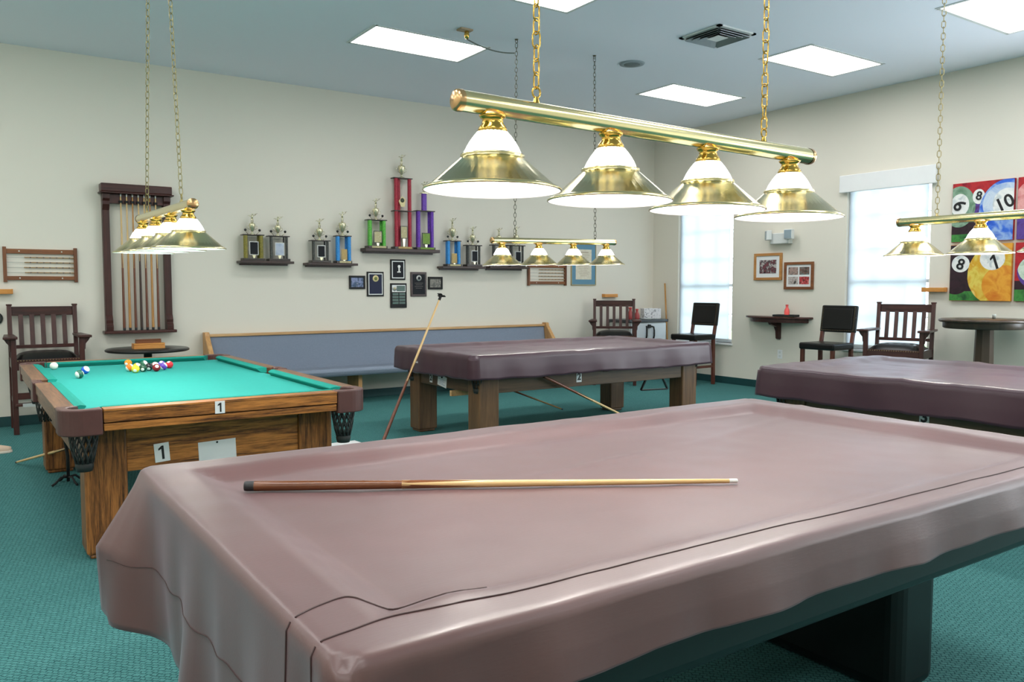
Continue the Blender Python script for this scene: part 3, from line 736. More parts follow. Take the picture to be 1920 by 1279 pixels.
MB().lathe([(.001, .012), (.008, .010), (.009, .002)], (0, .035, 0), 10).build('pin', M_MATTBLK, cd2)
hk = MB().box(-.66, -.10, .60, -.622, -.06, .66); hk.box(-.66, -.12, .60, -.65, -.05, .615)
hk.build('cue_hook', M_LEATHER, t2, bevel=.004)
MB().beam((-.20, 1.33, .45), (-.20, 1.0, .45), .03, .05).build('slide_out_bar', M_LOAK, t2)
t3 = covered('dark oak pool table marked 3 under the plum cover at the right', T3, R3, '3', .66, 1.305, .74, 1.40)
plate(t3, '3', (-.66 + .016, .285, .588), (radians(90), 0, radians(-90)), .06, .10, .095)
# near table
t4 = thing('pool_table', 'nearest pool table with dark green body on black pedestals, under brown cover', 'pool table', (1.86, 1.9075, 0), 0, 'pool tables')
MB().box(-1.33, -.74, .565, 1.33, .72, .72).build('cabinet', M_T4, t4, bevel=.03, seg=3)
MB().box(-1.39, -.77, .66, 1.39, .77, .745).build('top_rail', M_T4, t4, bevel=.02, seg=3)
for s in (-1, 1): MB().box(.80 - .12 if s > 0 else -.92, -.45, 0, .925 if s > 0 else -.68, .45, .57).build('pedestal', plain('black_laminate', (10, 13, 13), .35), t4, bevel=.05, seg=4)

# ------------------------------------------------------------------ cues
def cue(label, p0, p1, butt, shaft, split=.42, cat='cue stick', group=None, rb=.0145, rt=.0065, tip=True, name='cue_stick', roll=0):
    p0 = Vector(p0); p1 = Vector(p1); d = p1 - p0; L = d.length
    t = thing(name, label, cat, p0, 0, group); t.rotation_mode = 'QUATERNION'; t.rotation_quaternion = d.to_track_quat('Z', 'Y')
    def R(f): return rb + (rt - rb) * f
    MB().lathe([(.004, -.001), (rb * .9, 0), (rb * .97, .006), (rb * .97, .028)], n=14).build('bumper', M_RUBBER, t)
    MB().lathe([(R(.02), .028), (R(split * .5), L * split * .5), (R(split), L * split)], n=16).build('butt', butt, t)
    MB().lathe([(R(split), L * split), (R(.7), L * .7), (R(.985), L - .028)], n=16).build('shaft', shaft, t)
    if tip:
        MB().lathe([(R(.985), L - .028), (R(1), L - .006), (R(1) * .95, L - .003), (.0005, L)], n=12).build('ferrule', M_IVORY, t)
    # four spliced points where butt meets shaft
    if split < .9:
        b = MB()
        for k in range(4):
            a = pi / 2 * k + roll; z0 = L * split; z1 = z0 + .22
            for s in (0,):
                v = []
                for q in range(7):
                    f = q / 6; w = (1 - f) * .62; z = z0 + (z1 - z0) * f; r = R(z / L) + .0004
                    v += [(r * cos(a - w), r * sin(a - w), z), (r * cos(a), r * sin(a), z), (r * cos(a + w), r * sin(a + w), z)]
                b.add(v, [(q * 3 + j, q * 3 + j + 1, q * 3 + j + 4, q * 3 + j + 3) for q in range(6) for j in (0, 1)], 0, True)
        b.build('splice', butt, t)
    return t
cue('brown-butted cue lying across the nearest brown table cover', (.664, 2.346, .8105), (1.915, 1.612, .803), M_BUTT, M_MAPLE, .31, rb=.0150, roll=.4)
tb = cue('long bridge stick with a black cross head leaning on the plum covered table', (2.958, 6.356, .016), (3.707, 6.634, 1.30), M_ROSE, M_MAPLE, .42, 'bridge stick', rb=.016, rt=.0075, tip=False, name='bridge_stick')
Lb = (Vector((3.707, 6.634, 1.30)) - Vector((2.958, 6.356, .016))).length
bh = MB(); bh.cbox((0, 0, Lb - .01), (.02, .02, .06)); bh.cbox((0, -.012, Lb + .012), (.085, .026, .009)); bh.cbox((0, .018, Lb + .014), (.05, .026, .008))
bh.build('bridge_head', M_MATTBLK, tb, bevel=.004)
cue('cue leaning on the front apron of the table marked 2', (5.555, 5.80, .012), (4.225, 5.752, .61), M_MAPLE, M_ROSE, .55, group=None, rb=.008, rt=.014, tip=False)
cue('thin cue leaning on the far side beneath the table marked 2', (5.60, 7.22, .012), (4.40, 7.20, .47), M_HONEY, M_ROSE, .3, rb=.007, rt=.012, tip=False)
cue('pale cue tip on the carpet, slid under the uncovered green table', (.333, 7.42, .012), (.774, 6.16, .345), M_MAPLE, M_ROSE, .5, rb=.0085, rt=.013, tip=False)

# wall cue rack and its seven cues
t = thing('cue_rack', 'tall dark mahogany wall rack holding seven cues', 'cue rack', (1.603, YB, .90))
MB().box(-.345, -.145, 1.475, .345, -.001, 1.56).build('cornice', M_MAHOGX, t, bevel=.008)
MB().box(-.36, -.16, 1.458, .36, -.001, 1.474).build('cornice_moulding', M_MAHOGX, t, bevel=.005)
MB().box(-.27, -.09, 1.36, .27, -.001, 1.455).build('top_rail', M_MAHOGX, t, bevel=.003)
for s in (-1, 1):
    x0, x1 = sorted((s * .33, s * .262)); p = MB().box(x0, -.075, .03, x1, -.001, 1.457).build('side_post', M_MAHOG, t, bevel=.004)
    for z, up in ((1.455, 1), (.03, -1)):
        c = MB(); prof = [(-.075, 0), (-.125, 0), (-.128, -.05), (-.105, -.075), (-.11, -.11), (-.088, -.15), (-.075, -.17)]
        pts = [(u, z + v if up == 1 else z - v) for u, v in prof]; c.prism(pts, x0, x1, 'x'); c.build('corbel', M_MAHOG, p, bevel=.004)
MB().box(-.355, -.16, 0, .355, -.001, .03).build('bottom_shelf', M_MAHOGX, t, bevel=.006)
n = MB()
for k in range(7): n.lathe([(.018, 1.365), (.020, 1.38), (.018, 1.39)], (-.158 + k * .0565, -.10, 0), 10)
n.build('cue_clip', M_MATTBLK, t)
bu = [M_ROSE, M_HONEY, M_ROSE, plain('dark_butt', (58, 36, 28), .3), M_ROSE, M_HONEY, M_ROSE]
nm = ['first cue from the left in the wall rack, rosewood butt', 'second cue from the left in the wall rack, honey butt', 'third cue from the left in the wall rack, rosewood butt',
      'fourth, middle cue in the wall rack with the darkest butt', 'fifth cue from the left in the wall rack, rosewood butt', 'sixth cue from the left in the wall rack, honey butt', 'rightmost cue in the wall rack, rosewood butt']
for k in range(7):
    x = 1.603 - .158 + k * .0565
    cue(nm[k], (x, YB - .105, .932), (x + .002, YB - .10, 2.36), bu[k], M_HONEY if k in (2, 5) else M_MAPLE, .46 + .05 * (k % 2), group='cues in the wall rack', rb=.0145, rt=.0065, roll=.2 * k)
pole = MB().tube([(9.08, 9.03, .01), (9.10, 9.10, .6), (9.135, 9.2, 1.45)], .012, 10)
tag(pole.build('wooden_pole', M_HONEY), 'plain pale wooden pole leaning in the corner by the cabinet', 'pole')

# ------------------------------------------------------------------ balls
BALLR = .0286
def ballmat(name, rgb, stripe):
    m, n, L, b = newmat(name); setp(b, None, .08, 0, .5)
    t = n.new('ShaderNodeTexCoord'); sx = n.new('ShaderNodeSeparateXYZ'); L.new(t.outputs['Object'], sx.inputs[0])
    ab = n.new('ShaderNodeMath'); ab.operation = 'ABSOLUTE'; L.new(sx.outputs[2], ab.inputs[0])
    lt = n.new('ShaderNodeMath'); lt.operation = 'LESS_THAN'; lt.inputs[1].default_value = .0155 if stripe else 1; L.new(ab.outputs[0], lt.inputs[0])
    # white number spot on +x
    dv = n.new('ShaderNodeMath'); dv.operation = 'GREATER_THAN'; dv.inputs[1].default_value = .0255 if rgb else 1; L.new(sx.outputs[0], dv.inputs[0])
    mx = n.new('ShaderNodeMix'); mx.data_type = 'RGBA'; mx.inputs[6].default_value = (.86, .85, .78, 1); mx.inputs[7].default_value = (*lin(rgb or (235, 232, 222)), 1)
    L.new(lt.outputs[0], mx.inputs[0])
    m2 = n.new('ShaderNodeMix'); m2.data_type = 'RGBA'; m2.inputs[7].default_value = (.88, .87, .82, 1); L.new(dv.outputs[0], m2.inputs[0]); L.new(mx.outputs[2], m2.inputs[6])
    L.new(m2.outputs[2], b.inputs['Base Color']); return m
BL = [('white cue ball near the far left pocket of the green table', None, 0, .585, 7.03, (0, 0, 0)),
      ('blue-striped ball just behind the white-faced striped ball', (30, 90, 200), 1, .742, 6.552, (.9, .3, .5)),
      ('green-striped ball showing mostly white, nearest of the left pair', (20, 90, 70), 1, .671, 6.25, (.2, 1.35, .6)),
      ('solid orange ball at the left of the ball cluster', (240, 140, 20), 0, 1.089, 6.96, (.4, .2, 4.0)),
      ('orange-striped ball between the orange and yellow balls', (232, 120, 30), 1, 1.036, 6.56, (.2, 1.0, .2)),
      ('yellow-striped ball behind the solid yellow ball', (226, 190, 50), 1, 1.094, 6.61, (.9, .2, .8)),
      ('solid yellow ball at the front of the cluster', (238, 206, 50), 0, 1.054, 6.43, (0, .4, -1.9)),
      ('dark green ball with a white number spot in the cluster', (18, 72, 48), 0, 1.113, 6.48, (0, .35, -1.9)),
      ('green-striped ball behind the dark green ball', (24, 96, 70), 1, 1.175, 6.80, (.6, .9, .2)),
      ('black eight ball in the middle of the cluster', (16, 16, 20), 0, 1.165, 6.54, (0, .5, -1.9)),
      ('maroon ball at the front right of the cluster', (128, 24, 34), 0, 1.20, 6.45, (.1, -.5, -1.6)),
      ('maroon-striped ball behind the maroon ball', (140, 26, 40), 1, 1.222, 6.62, (.9, .2, .1)),
      ('purple-striped ball touching the maroon ball', (96, 60, 170), 1, 1.263, 6.53, (.6, .7, .8)),
      ('purple solid ball behind the purple-striped ball', (98, 66, 178), 0, 1.285, 6.70, (0, -.9, -2)),
      ('red ball at the right end of the cluster', (214, 40, 52), 0, 1.328, 6.64, (0, -1.1, -2.2))]
for lab, rgb, st, x, y, rot in BL:
    o = MB().ball((0, 0, 0), BALLR, n=24, k=14).build('billiard_ball', ballmat('ball_' + lab.split(' ')[0] + ('_s' if st else ''), rgb, st))
    o.location = (x, y, .762 + BALLR); o.rotation_euler = rot
    tag(o, lab, 'ball', 'billiard balls on the green table')

# ------------------------------------------------------------------ chairs
def arm_chair(label, loc, rz):
    """tall slatted spectator chair facing -y"""
    t = thing('spectator_chair', label, 'chair', loc, rz, 'dark slatted spectator armchairs')
    W2 = .285
    for s in (-1, 1):
        x = s * W2
        p = MB(); p.beam((x, .24, 0), (x, .22, .70), .042, .042, up=(0, 1, 0)); p.beam((x, .22, .70), (x, .275, 1.205), .04, .042, up=(0, 1, 0))
        p.cbox((x, .276, 1.212), (.05, .05, .016)); p.build('back_post', M_MAHOG, t, bevel=.004)
        MB().beam((x, -.24, 0), (x, -.235, .90), .046, .046, up=(0, 1, 0)).build('front_leg', M_MAHOG, t, bevel=.004)
        a = MB(); pl = [(x - s * .03, .24), (x + s * .055, .24), (x + s * .085, -.30), (x - s * .035, -.30)]
        a.prism(pl if s < 0 else pl[::-1], .90, .925); ar = a.build('arm', M_MAHOG, t, bevel=.006)
        c = MB(); c.prism([(x + s * .023, .90), (x + s * .075, .90), (x + s * .058, .87), (x + s * .034, .84), (x + s * .03, .79), (x + s * .023, .78)], -.25, -.22, 'y')
        c.build('corbel', M_MAHOG, ar, bevel=.002)
        MB().beam((x, -.22, .30), (x, .22, .30), .022, .045).build('side_stretcher', M_MAHOG, t)
        MB().beam((x, -.22, .66), (x, .21, .66), .03, .09).build('seat_rail', M_MAHOG, t)
    cr = MB(); n = 8
    pts = [(-W2 + .02 + (2 * W2 - .04) * k / n, .268 + .02 * (1 - (2 * k / n - 1) ** 2)) for k in range(n + 1)]
    cr.prism(pts + [(x, y + .022) for x, y in pts[::-1]], 1.105, 1.195); cr.build('crest_rail', M_MAHOGX, t, bevel=.004)
    MB().beam((-W2, .225, .80), (W2, .225, .80), .022, .035).build('lower_rail', M_MAHOGX, t, bevel=.003)
    for k in range(5):
        x = -.19 + .095 * k; MB().beam((x, .227, .81), (x, .275, 1.115), .042, .012, up=(0, 1, 0)).build('slat', M_MAHOG, t, bevel=.002)
    MB().beam((-W2, -.235, .655), (W2, -.235, .655), .03, .10).build('front_rail', M_MAHOGX, t, bevel=.003)
    MB().beam((-W2, .22, .655), (W2, .22, .655), .03, .09).build('rear_rail', M_MAHOGX, t)
    se = MB(); nx, ny = 14, 10; vs = []
    for j in range(ny + 1):
        for i in range(nx + 1):
            u = 2 * i / nx - 1; v = 2 * j / ny - 1
            vs.append((u * .262, v * .215, .705 + .065 * (max(0, 1 - u ** 4) * max(0, 1 - v ** 4)) ** .6))
    fs = [(j * (nx + 1) + i, j * (nx + 1) + i + 1, (j + 1) * (nx + 1) + i + 1, (j + 1) * (nx + 1) + i) for j in range(ny) for i in range(nx)]
    se.add(vs, fs, 0, True); se.box(-.262, -.215, .66, .262, .215, .706); sc = se.build('seat', M_BLKVINYL, t)
    nl = MB()
    for k in range(22): nl.ball((-.255 + .51 * k / 21, -.252, .695), .006, n=6, k=4)
    nl.build('nail_trim', M_NAIL, sc)
    MB().box(-W2, -.30, .27, W2, -.21, .295).build('footrest', M_MAHOGX, t, bevel=.004)
    MB().box(-.23, -.307, .265, .23, -.30, .298).build('footrest_plate', plain('pale_metal', (206, 210, 208), .35, .6), t)
    MB().beam((-W2, -.235, .36), (W2, -.235, .36), .025, .06).build('front_stretcher', M_MAHOGX, t)
    MB().beam((-W2, .23, .32), (W2, .23, .32), .02, .04).build('rear_stretcher', M_MAHOGX, t)
    return t
arm_chair('dark slatted armchair with black seat at the left wall under the bead rack', (.70, 9.14, 0), 0)
arm_chair('dark slatted armchair in the back corner beside the white cabinet', (7.82, 8.88, 0), radians(-40))
arm_chair('dark slatted armchair with black seat in front of the right window', (8.62, 5.05, 0), radians(-73))
def bar_chair(label, loc, rz):
    t = thing('bar_chair', label, 'chair', loc, rz, 'black padded bar chairs by the right wall')
    W2 = .205
    for s in (-1, 1):
        x = s * W2
        p = MB(); p.beam((x, .20, 0), (x, .19, .66), .042, .042, up=(0, 1, 0)); p.beam((x, .19, .64), (x, .235, .86), .038, .04, up=(0, 1, 0))
        p.build('rear_leg', M_BROWNLEG, t, bevel=.003)
        MB().beam((x * .98, -.19, 0), (x * .98, -.185, .645), .042, .042, up=(0, 1, 0)).build('front_leg', M_BROWNLEG, t, bevel=.003)
        MB().beam((x, -.185, .26), (x, .195, .26), .022, .035).build('side_stretcher', M_BROWNLEG, t)
    MB().beam((-W2, -.187, .34), (W2, -.187, .34), .024, .04).build('front_stretcher', M_BROWNLEG, t)
    MB().beam((-W2, .195, .38), (W2, .195, .38), .02, .04).build('rear_stretcher', M_BROWNLEG, t)
    MB().box(-.235, -.225, .64, .235, .215, .72).build('seat', M_BLKVINYL, t, bevel=.022, seg=4)
    b = MB(); M = Matrix.Rotation(radians(-8), 3, 'X'); b.cbox((0, .255, 1.0), (.47, .05, .33), M=M); bk = b.build('backrest', M_BLKVINYL, t, bevel=.016, seg=3)
    b = MB(); b.cbox((0, .226, 1.0), (.39, .016, .255), M=M); b.build('back_pad', M_BLKVINYL, bk, bevel=.008, seg=3)
    n = MB()
    for k in range(18):
        for xx in (-.212, .212): n.ball(Vector((0, .255, 1.0)) + M @ Vector((xx, -.026, -.14 + .28 * k / 17)), .004, n=6, k=4)
        n.ball(Vector((0, .255, 1.0)) + M @ Vector((-.2 + .4 * k / 17, -.026, -.145)), .004, n=6, k=4)
    n.build('nail_trim', M_NAIL, bk)
M_BROWNLEG = wood('red_brown_leg', (70, 36, 28), (106, 58, 44), 'z', 10)
bar_chair('black padded bar chair in front of the left window', (8.73, 8.21, 0), radians(-88))
bar_chair('black padded bar chair between the wall shelf and the slatted armchair', (8.68, 6.0, 0), radians(-88))

# ------------------------------------------------------------------ bench
t = thing('pew_bench', 'long pew bench with blue-grey upholstery and oak ends along the back wall', 'bench', (4.64, YB - .03, 0))
bl = 2.33
bp = [(-.10, .40), (-.035, .83), (-.005, .83), (-.06, .40)]
MB().prism(bp, -bl, bl, 'x').build('backrest', M_FABRIC, t, bevel=.008)
MB().box(-bl, -.055, .83, bl, .008, .862).build('top_rail', M_LOAK, t, bevel=.008)
sp = [(-.56, .375), (-.575, .41), (-.55, .445), (-.12, .425), (-.10, .36), (-.54, .35)]
MB().prism(sp, -bl, bl, 'x').build('seat', M_FABRIC, t, bevel=.012)
MB().box(-bl, -.09, .30, bl, -.05, .42).build('back_skirt', M_DKWOOD, t)
ep = [(.015, 0), (.015, .885), (-.075, .885), (-.09, .84), (-.30, .60), (-.50, .56), (-.56, .50), (-.53, .30), (-.50, 0)]
for s in (-1, 1):
    x0, x1 = sorted((s * bl, s * (bl + .055))); MB().prism(ep, x0, x1, 'x').build('end_panel', M_LOAKZ, t, bevel=.008)
for x in (-.70, .85):
    MB().prism([(-.40, 0), (-.40, .35), (-.06, .35), (-.06, 0)], x, x + .05, 'x').build('support_panel', M_LOAKZ, t, bevel=.004)

# ------------------------------------------------------------------ tables and small furniture
t = thing('bistro_table', 'round black pedestal table left, carrying two wooden boxes', 'table', (1.60, 9.02, 0))
MB().lathe([(.001, .762), (.385, .762), (.40, .752), (.398, .738), (.38, .73), (.001, .73)], n=48).build('table_top', M_BLACK, t)
MB().lathe([(.10, .73), (.04, .71), (.036, .05), (.05, .03)], n=20).build('column', M_MATTBLK, t)
MB().lathe([(.001, .035), (.06, .035), (.24, .012), (.25, 0), (.001, 0)], n=32).build('base', M_MATTBLK, t)
def small_box(label, loc, d, mat, rz):
    t = thing('wooden_box', label, 'box', loc, rz, 'wooden boxes on the round table')
    MB().box(-d[0] / 2, -d[1] / 2, 0, d[0] / 2, d[1] / 2, d[2] * .68).build('body', mat, t, bevel=.003)
    MB().box(-d[0] / 2, -d[1] / 2, d[2] * .70, d[0] / 2, d[1] / 2, d[2]).build('lid', mat, t, bevel=.003)
small_box('light wooden box on the round black table, lower of two', (1.60, 8.98, .762), (.30, .10, .055), M_ORANGE, radians(4))
small_box('smaller reddish wooden box on top of the light wooden box', (1.60, 8.99, .817), (.24, .07, .04), M_BROWNX, radians(2))
t = thing('pub_table', 'tall round dark pub table below the ball paintings', 'table', (8.70, 4.18, 0), radians(15))
MB().lathe([(.001, 1.065), (.40, 1.065), (.425, 1.055), (.425, 1.04), (.41, 1.03), (.001, 1.03)], n=48).build('table_top', wood('brown_black_top', (52, 40, 32), (86, 68, 54), 'x', 6, rough=.3), t)
MB().lathe([(.385, 1.03), (.385, .975), (.37, .965), (.001, .965)], n=48).build('apron', wood('brown_black_apron', (48, 38, 30), (70, 56, 44), 'z', 6), t)
MB().lathe([(.11, .965), (.085, .95), (.10, .30), (.13, .10), (.13, .05)], n=8, smooth=False).build('column', wood('brown_black_column', (56, 44, 34), (78, 62, 48), 'z', 6), t)
for k in range(4):
    M = Matrix.Rotation(k * pi / 2, 3, 'Z'); b = MB(); v = [M @ Vector(p) for p in ((.05, -.04, .10), (.05, .04, .10), (.33, .04, .045), (.33, -.04, .045))]
    b.add(v + [p - Vector((0, 0, p.z)) for p in v], [(0, 1, 2, 3), (4, 7, 6, 5), (0, 4, 5, 1), (1, 5, 6, 2), (2, 6, 7, 3), (3, 7, 4, 0)]); b.build('foot', M_MAHOGX, t, bevel=.008)
g = thing('small_cup', 'tiny clear cup standing on the tall round pub table', 'cup', (8.78, 4.13, 1.065))
MB().lathe([(.001, .003), (.014, .002), (.016, 0), (.018, .035), (.020, .045), (.018, .045), (.014, .006), (.001, .006)], n=14).build('cup_body', plain('clear_grey', (190, 196, 190), .1), g)
# wall drink shelf
t = thing('wall_shelf', 'half-round dark drink shelf with bracket on the right wall', 'shelf', (XR, 7.06, .92), radians(-90))
pl = [(.52 * cos(a), -.30 * sin(a)) for a in [pi * k / 24 for k in range(25)]]
MB().prism(pl, .055, .078).build('shelf_top', M_MAHOGX, t, bevel=.006)
MB().prism([(.45 * cos(a), -.25 * sin(a)) for a in [pi * k / 24 for k in range(25)]], 0, .055).build('shelf_apron', M_MAHOGX, t, bevel=.004)
MB().prism([(0, 0), (-.22, 0), (-.20, -.03), (-.10, -.06), (-.065, -.12), (-.055, -.22), (-.03, -.235), (0, -.22)], -.025, .025, 'x').build('bracket', M_MAHOG, t, bevel=.004)
tr = thing('serving_tray', 'small dark tray with pale rim on the wall drink shelf', 'tray', (8.99, 6.83, .998), radians(-80))
MB().box(-.13, -.07, 0, .13, .07, .012).build('tray_base', M_ORANGE, tr, bevel=.003)
for a, b2, c, d in ((-.15, -.125, -.08, .08), (.125, .15, -.08, .08), (-.13, .13, -.08, -.066), (-.13, .13, .066, .08)):
    MB().box(a, c, .004, b2, d, .032).build('tray_side', M_MATTBLK, tr, bevel=.003)
MB().box(-.09, -.05, .012, .09, .05, .026).build('folded_napkin', M_PAPER, tr, bevel=.004)
def bottle(label, loc, s, mat=None):
    t = thing('red_bottle', label, 'bottle', loc, 0, 'small red bottles')
    MB().lathe([(.001, 0), (.036 * s, 0), (.040 * s, .012), (.042 * s, .05 * s), (.034 * s, .085 * s), (.020 * s, .11 * s), (.018 * s, .135 * s), (.022 * s, .145 * s)], n=20).build('body', mat or plain('coral_glass', (232, 92, 88), .2), t)
    MB().lathe([(.023 * s, .142 * s), (.023 * s, .158 * s), (.001, .160 * s)], n=16).build('cap', M_RED, t)
bottle('coral red bottle on the tray on the wall drink shelf', (9.05, 6.86, 1.0245), .85)
MUT = plain('dull_red_glass', (168, 72, 70), .3)
# cabinet in the corner
t = thing('utility_cabinet', 'white plastic utility cabinet with grey top in the back corner', 'cabinet', (8.61, 9.22, 0))
MB().box(-.37, -.20, .03, .37, .25, .86).build('body', M_OFFWHITE, t, bevel=.006)
MB().box(-.40, -.235, .86, .40, .265, .905).build('cabinet_top', plain('dark_grey_plastic', (70, 74, 78), .5), t, bevel=.01)
for s in (-1, 1):
    x0, x1 = sorted((s * .004, s * .36)); d = MB().box(x0, -.222, .06, x1, -.20, .845).build('door', plain('pale_grey_plastic', (206, 212, 216), .45), t, bevel=.005)
    xx = s * .075
    MB().tube([(xx - s * .025, -.225, .80), (xx - s * .005, -.255, .79), (xx, -.262, .74), (xx, -.262, .66), (xx, -.25, .62), (xx, -.225, .60)], .013, 8).build('handle', M_MATTBLK, d)
MB().box(-.03, -.245, .775, .03, -.222, .83).build('latch', M_MATTBLK, t, bevel=.004)
MB().box(-.40, -.21, 0, .40, .26, .03).build('plinth', plain('dark_grey_plastic', (70, 74, 78), .5), t)
bottle('dull red bottle on the corner cabinet, left of two', (8.40, 9.18, .905), 1.15, MUT)
bottle('dull red bottle on the corner cabinet, right of two', (8.48, 9.12, .905), 1.0, MUT)
tb = thing('tissue_box', 'patterned white and black carton on the corner cabinet', 'box', (8.86, 9.22, .905), radians(-20))
MB().box(-.14, -.07, 0, .14, .07, .16).build('carton', blotch('speckled_card', [(40, 40, 50), (214, 212, 214), (228, 226, 226), (170, 160, 166)], 28), tb, bevel=.003)
MB().lathe([(.001, .161), (.04, .161), (.042, .16)], n=16).build('opening', M_PAPER, tb)
td = thing('paper_dish', 'flat pale dish of papers at the middle of the corner cabinet', 'dish', (8.64, 9.08, .905))
MB().lathe([(.001, .004), (.07, .004), (.09, .016), (.092, .016), (.07, 0), (.001, 0)], n=24).build('dish', M_OFFWHITE, td)
# triangle rack hanging beneath the table marked 2
tg = thing('ball_triangle', 'black triangle ball rack hanging beneath the table marked 2', 'ball rack', (6.36, 6.55, .255), radians(-12))
q = [(-.17, 0, 0), (.17, 0, 0), (.02, 0, .29), (-.02, 0, .29)]
for a, b2 in ((0, 1), (1, 2), (3, 0)): MB().beam(q[a], q[b2], .03, .016).build('side', M_BLACK, tg, bevel=.004)
MB().cbox((0, 0, .285), (.07, .045, .03)).build('top_corner', M_RED, tg, bevel=.006)
MB().tube([(0, 0, .29), (0, 0, .46)], .004, 6).build('hanging_cord', M_RED, tg)
# items on the floor
sh = thing('shoe', 'pale tan shoe tip on the carpet at the left edge', 'shoe', (.20, 7.985, 0), radians(2))
up = MB(); vs = []; NS = 10
prof = [(-.14, .032, .08), (-.10, .037, .085), (-.04, .036, .075), (.02, .040, .058), (.07, .045, .045), (.105, .040, .036), (.128, .024, .028)]
for x, w, h in prof:
    for k in range(NS + 1): a = pi * k / NS; vs.append((x, -w * cos(a), .018 + h * sin(a) ** .8))
up.add(vs, [(i * (NS + 1) + k, i * (NS + 1) + k + 1, (i + 1) * (NS + 1) + k + 1, (i + 1) * (NS + 1) + k) for i in range(6) for k in range(NS)] + [tuple(range(NS + 1)), tuple(range(6 * (NS + 1), 7 * (NS + 1)))], 0, True)
up.build('upper', plain('tan_leather', (196, 172, 150), .6), sh)
so = [(-.145, -.03), (-.10, -.04), (0, -.038), (.07, -.048), (.115, -.038), (.136, -.012), (.136, .012), (.115, .038), (.07, .048), (0, .038), (-.10, .04), (-.145, .03)]
MB().prism(so, 0, .02).build('sole', plain('pale_sole', (222, 210, 196), .7), sh, bevel=.004)
wf = thing('white_board', 'flat white board lying on the carpet behind the near table', 'board', (2.76, 6.69, 0), radians(3))
MB().box(-.15, -.09, 0, .15, .09, .014).build('panel', M_PAPER, wf, bevel=.002)
st = thing('metal_stand', 'thin dark metal stand with splayed feet under the green table corner', 'stand', (.60, 6.45, 0))
MB().tube([(0, 0, .02), (0, -.02, .20), (-.03, -.05, .42), (-.06, -.09, .62)], .011, 8).build('stem', M_MATTBLK, st)
for k in range(4):
    a = k * pi / 2 + .4; MB().tube([(0, 0, .05), (.05 * cos(a), .05 * sin(a), .055), (.09 * cos(a), .09 * sin(a), .02), (.115 * cos(a), .115 * sin(a), .008)], .008, 6).build('foot', M_MATTBLK, st)

# ------------------------------------------------------------------ back wall: racks, shelves, trophies, plaques
def bead_rack(label, x, z, w, h, m1, m2):
    t = thing('bead_counter', label, 'score counter', (x, YB, z), 0, 'wall bead score counters')
    for s in (-1, 1): MB().box(s * w / 2 - .016, -.035, -h / 2 - .012, s * w / 2 + .016, -.001, h / 2 + .012).build('end_post', m2, t, bevel=.003)
    MB().box(-w / 2 + .014, -.028, h / 2 - .055, w / 2 - .014, -.004, h / 2 - .008).build('top_bar', m1, t, bevel=.002)
    MB().box(-w / 2 + .014, -.028, -h / 2 + .008, w / 2 - .014, -.004, -h / 2 + .048).build('bottom_bar', m1, t, bevel=.002)
    for k in range(4):
        zz = h * .22 - k * h * .155
        MB().tube([(-w / 2 + .014, -.018, zz), (w / 2 - .014, -.018, zz)], .0012, 4).build('wire', M_STEEL, t)
        b = MB(); n = 38
        for q in range(n): b.lathe([(.002, -.006), (.0065, -.003), (.0065, .003), (.002, .006)], (-w * .22 + (w * .69) * q / (n - 1) - .006 * (k == 2), -.018, zz), 6, m=1 if (q // 1) % 5 == 4 else 0, M=Matrix.Rotation(pi / 2, 3, 'Y'))
        o = b.build('bead_string', [plain('amber_bead', (170, 138, 92), .4), plain('dark_bead', (84, 58, 40), .4)], t); o['kind'] = 'stuff'
    sc = MB()
    for sx in (-.3, .3):
        for zz in (h / 2 - .03, -h / 2 + .028): sc.lathe([(.001, .003), (.006, .002), (.007, 0)], (sx * w, -.028, zz), 8, M=Matrix.Rotation(pi / 2, 3, 'X'))
    sc.build('screw_head', M_IVORY, t)
bead_rack('wooden bead score counter at the far left of the back wall', .708, 1.612, .62, .325, M_BROWNX, M_BROWNZ)
bead_rack('dark wooden bead score counter beside the blue-matted certificate', 7.06, 1.575, .66, .30, M_BROWNX, M_BROWNZ)
def chalk(label, loc, rz, n=3, w=.25):
    t = thing('chalk_holder', label, 'chalk holder', loc, rz, 'wooden chalk holders on the walls')
    MB().box(-w / 2, -.07, -.03, w / 2, -.001, -.018).build('ledge', M_ORANGE, t, bevel=.002)
    MB().box(-w / 2, -.07, -.018, w / 2, -.06, .018).build('front_board', M_ORANGE, t, bevel=.002)
    for s in (-1, 1): MB().box(s * w / 2 - .006, -.07, -.03, s * w / 2 + .006, -.001, .02).build('end_board', M_ORANGE, t, bevel=.002)
    for k in range(n): MB().cbox((-w / 2 + .04 + .05 * k, -.035, -.002), (.024, .024, .032)).build('chalk_cube', M_RED if k != 1 else plain('blue_chalk', (90, 110, 170), .8), t, bevel=.002)
chalk('wooden chalk holder at the left edge, above the slatted armchair', (.325, YB, 1.35), 0)
chalk('wooden chalk holder on the wall above the corner armchair', (8.24, YB, 1.268), 0)
chalk('wooden chalk holder on the right wall between window and ball paintings', (XR, 4.95, 1.365), radians(-90))
dk = thing('wall_disc', 'round dark disc with pale centre on the wall, cut by the left edge', 'wall disc', (.30, YB, 1.08))
MB().lathe([(.001, .012), (.03, .012), (.04, .02), (.058, .02), (.065, .012), (.066, 0)], M=Matrix.Rotation(pi / 2, 3, 'X'), n=28).build('ring', plain('dark_rim', (46, 52, 50), .4), dk)
MB().lathe([(.001, .024), (.02, .022), (.034, .014)], M=Matrix.Rotation(pi / 2, 3, 'X'), n=20).build('centre', M_SILVER, dk)

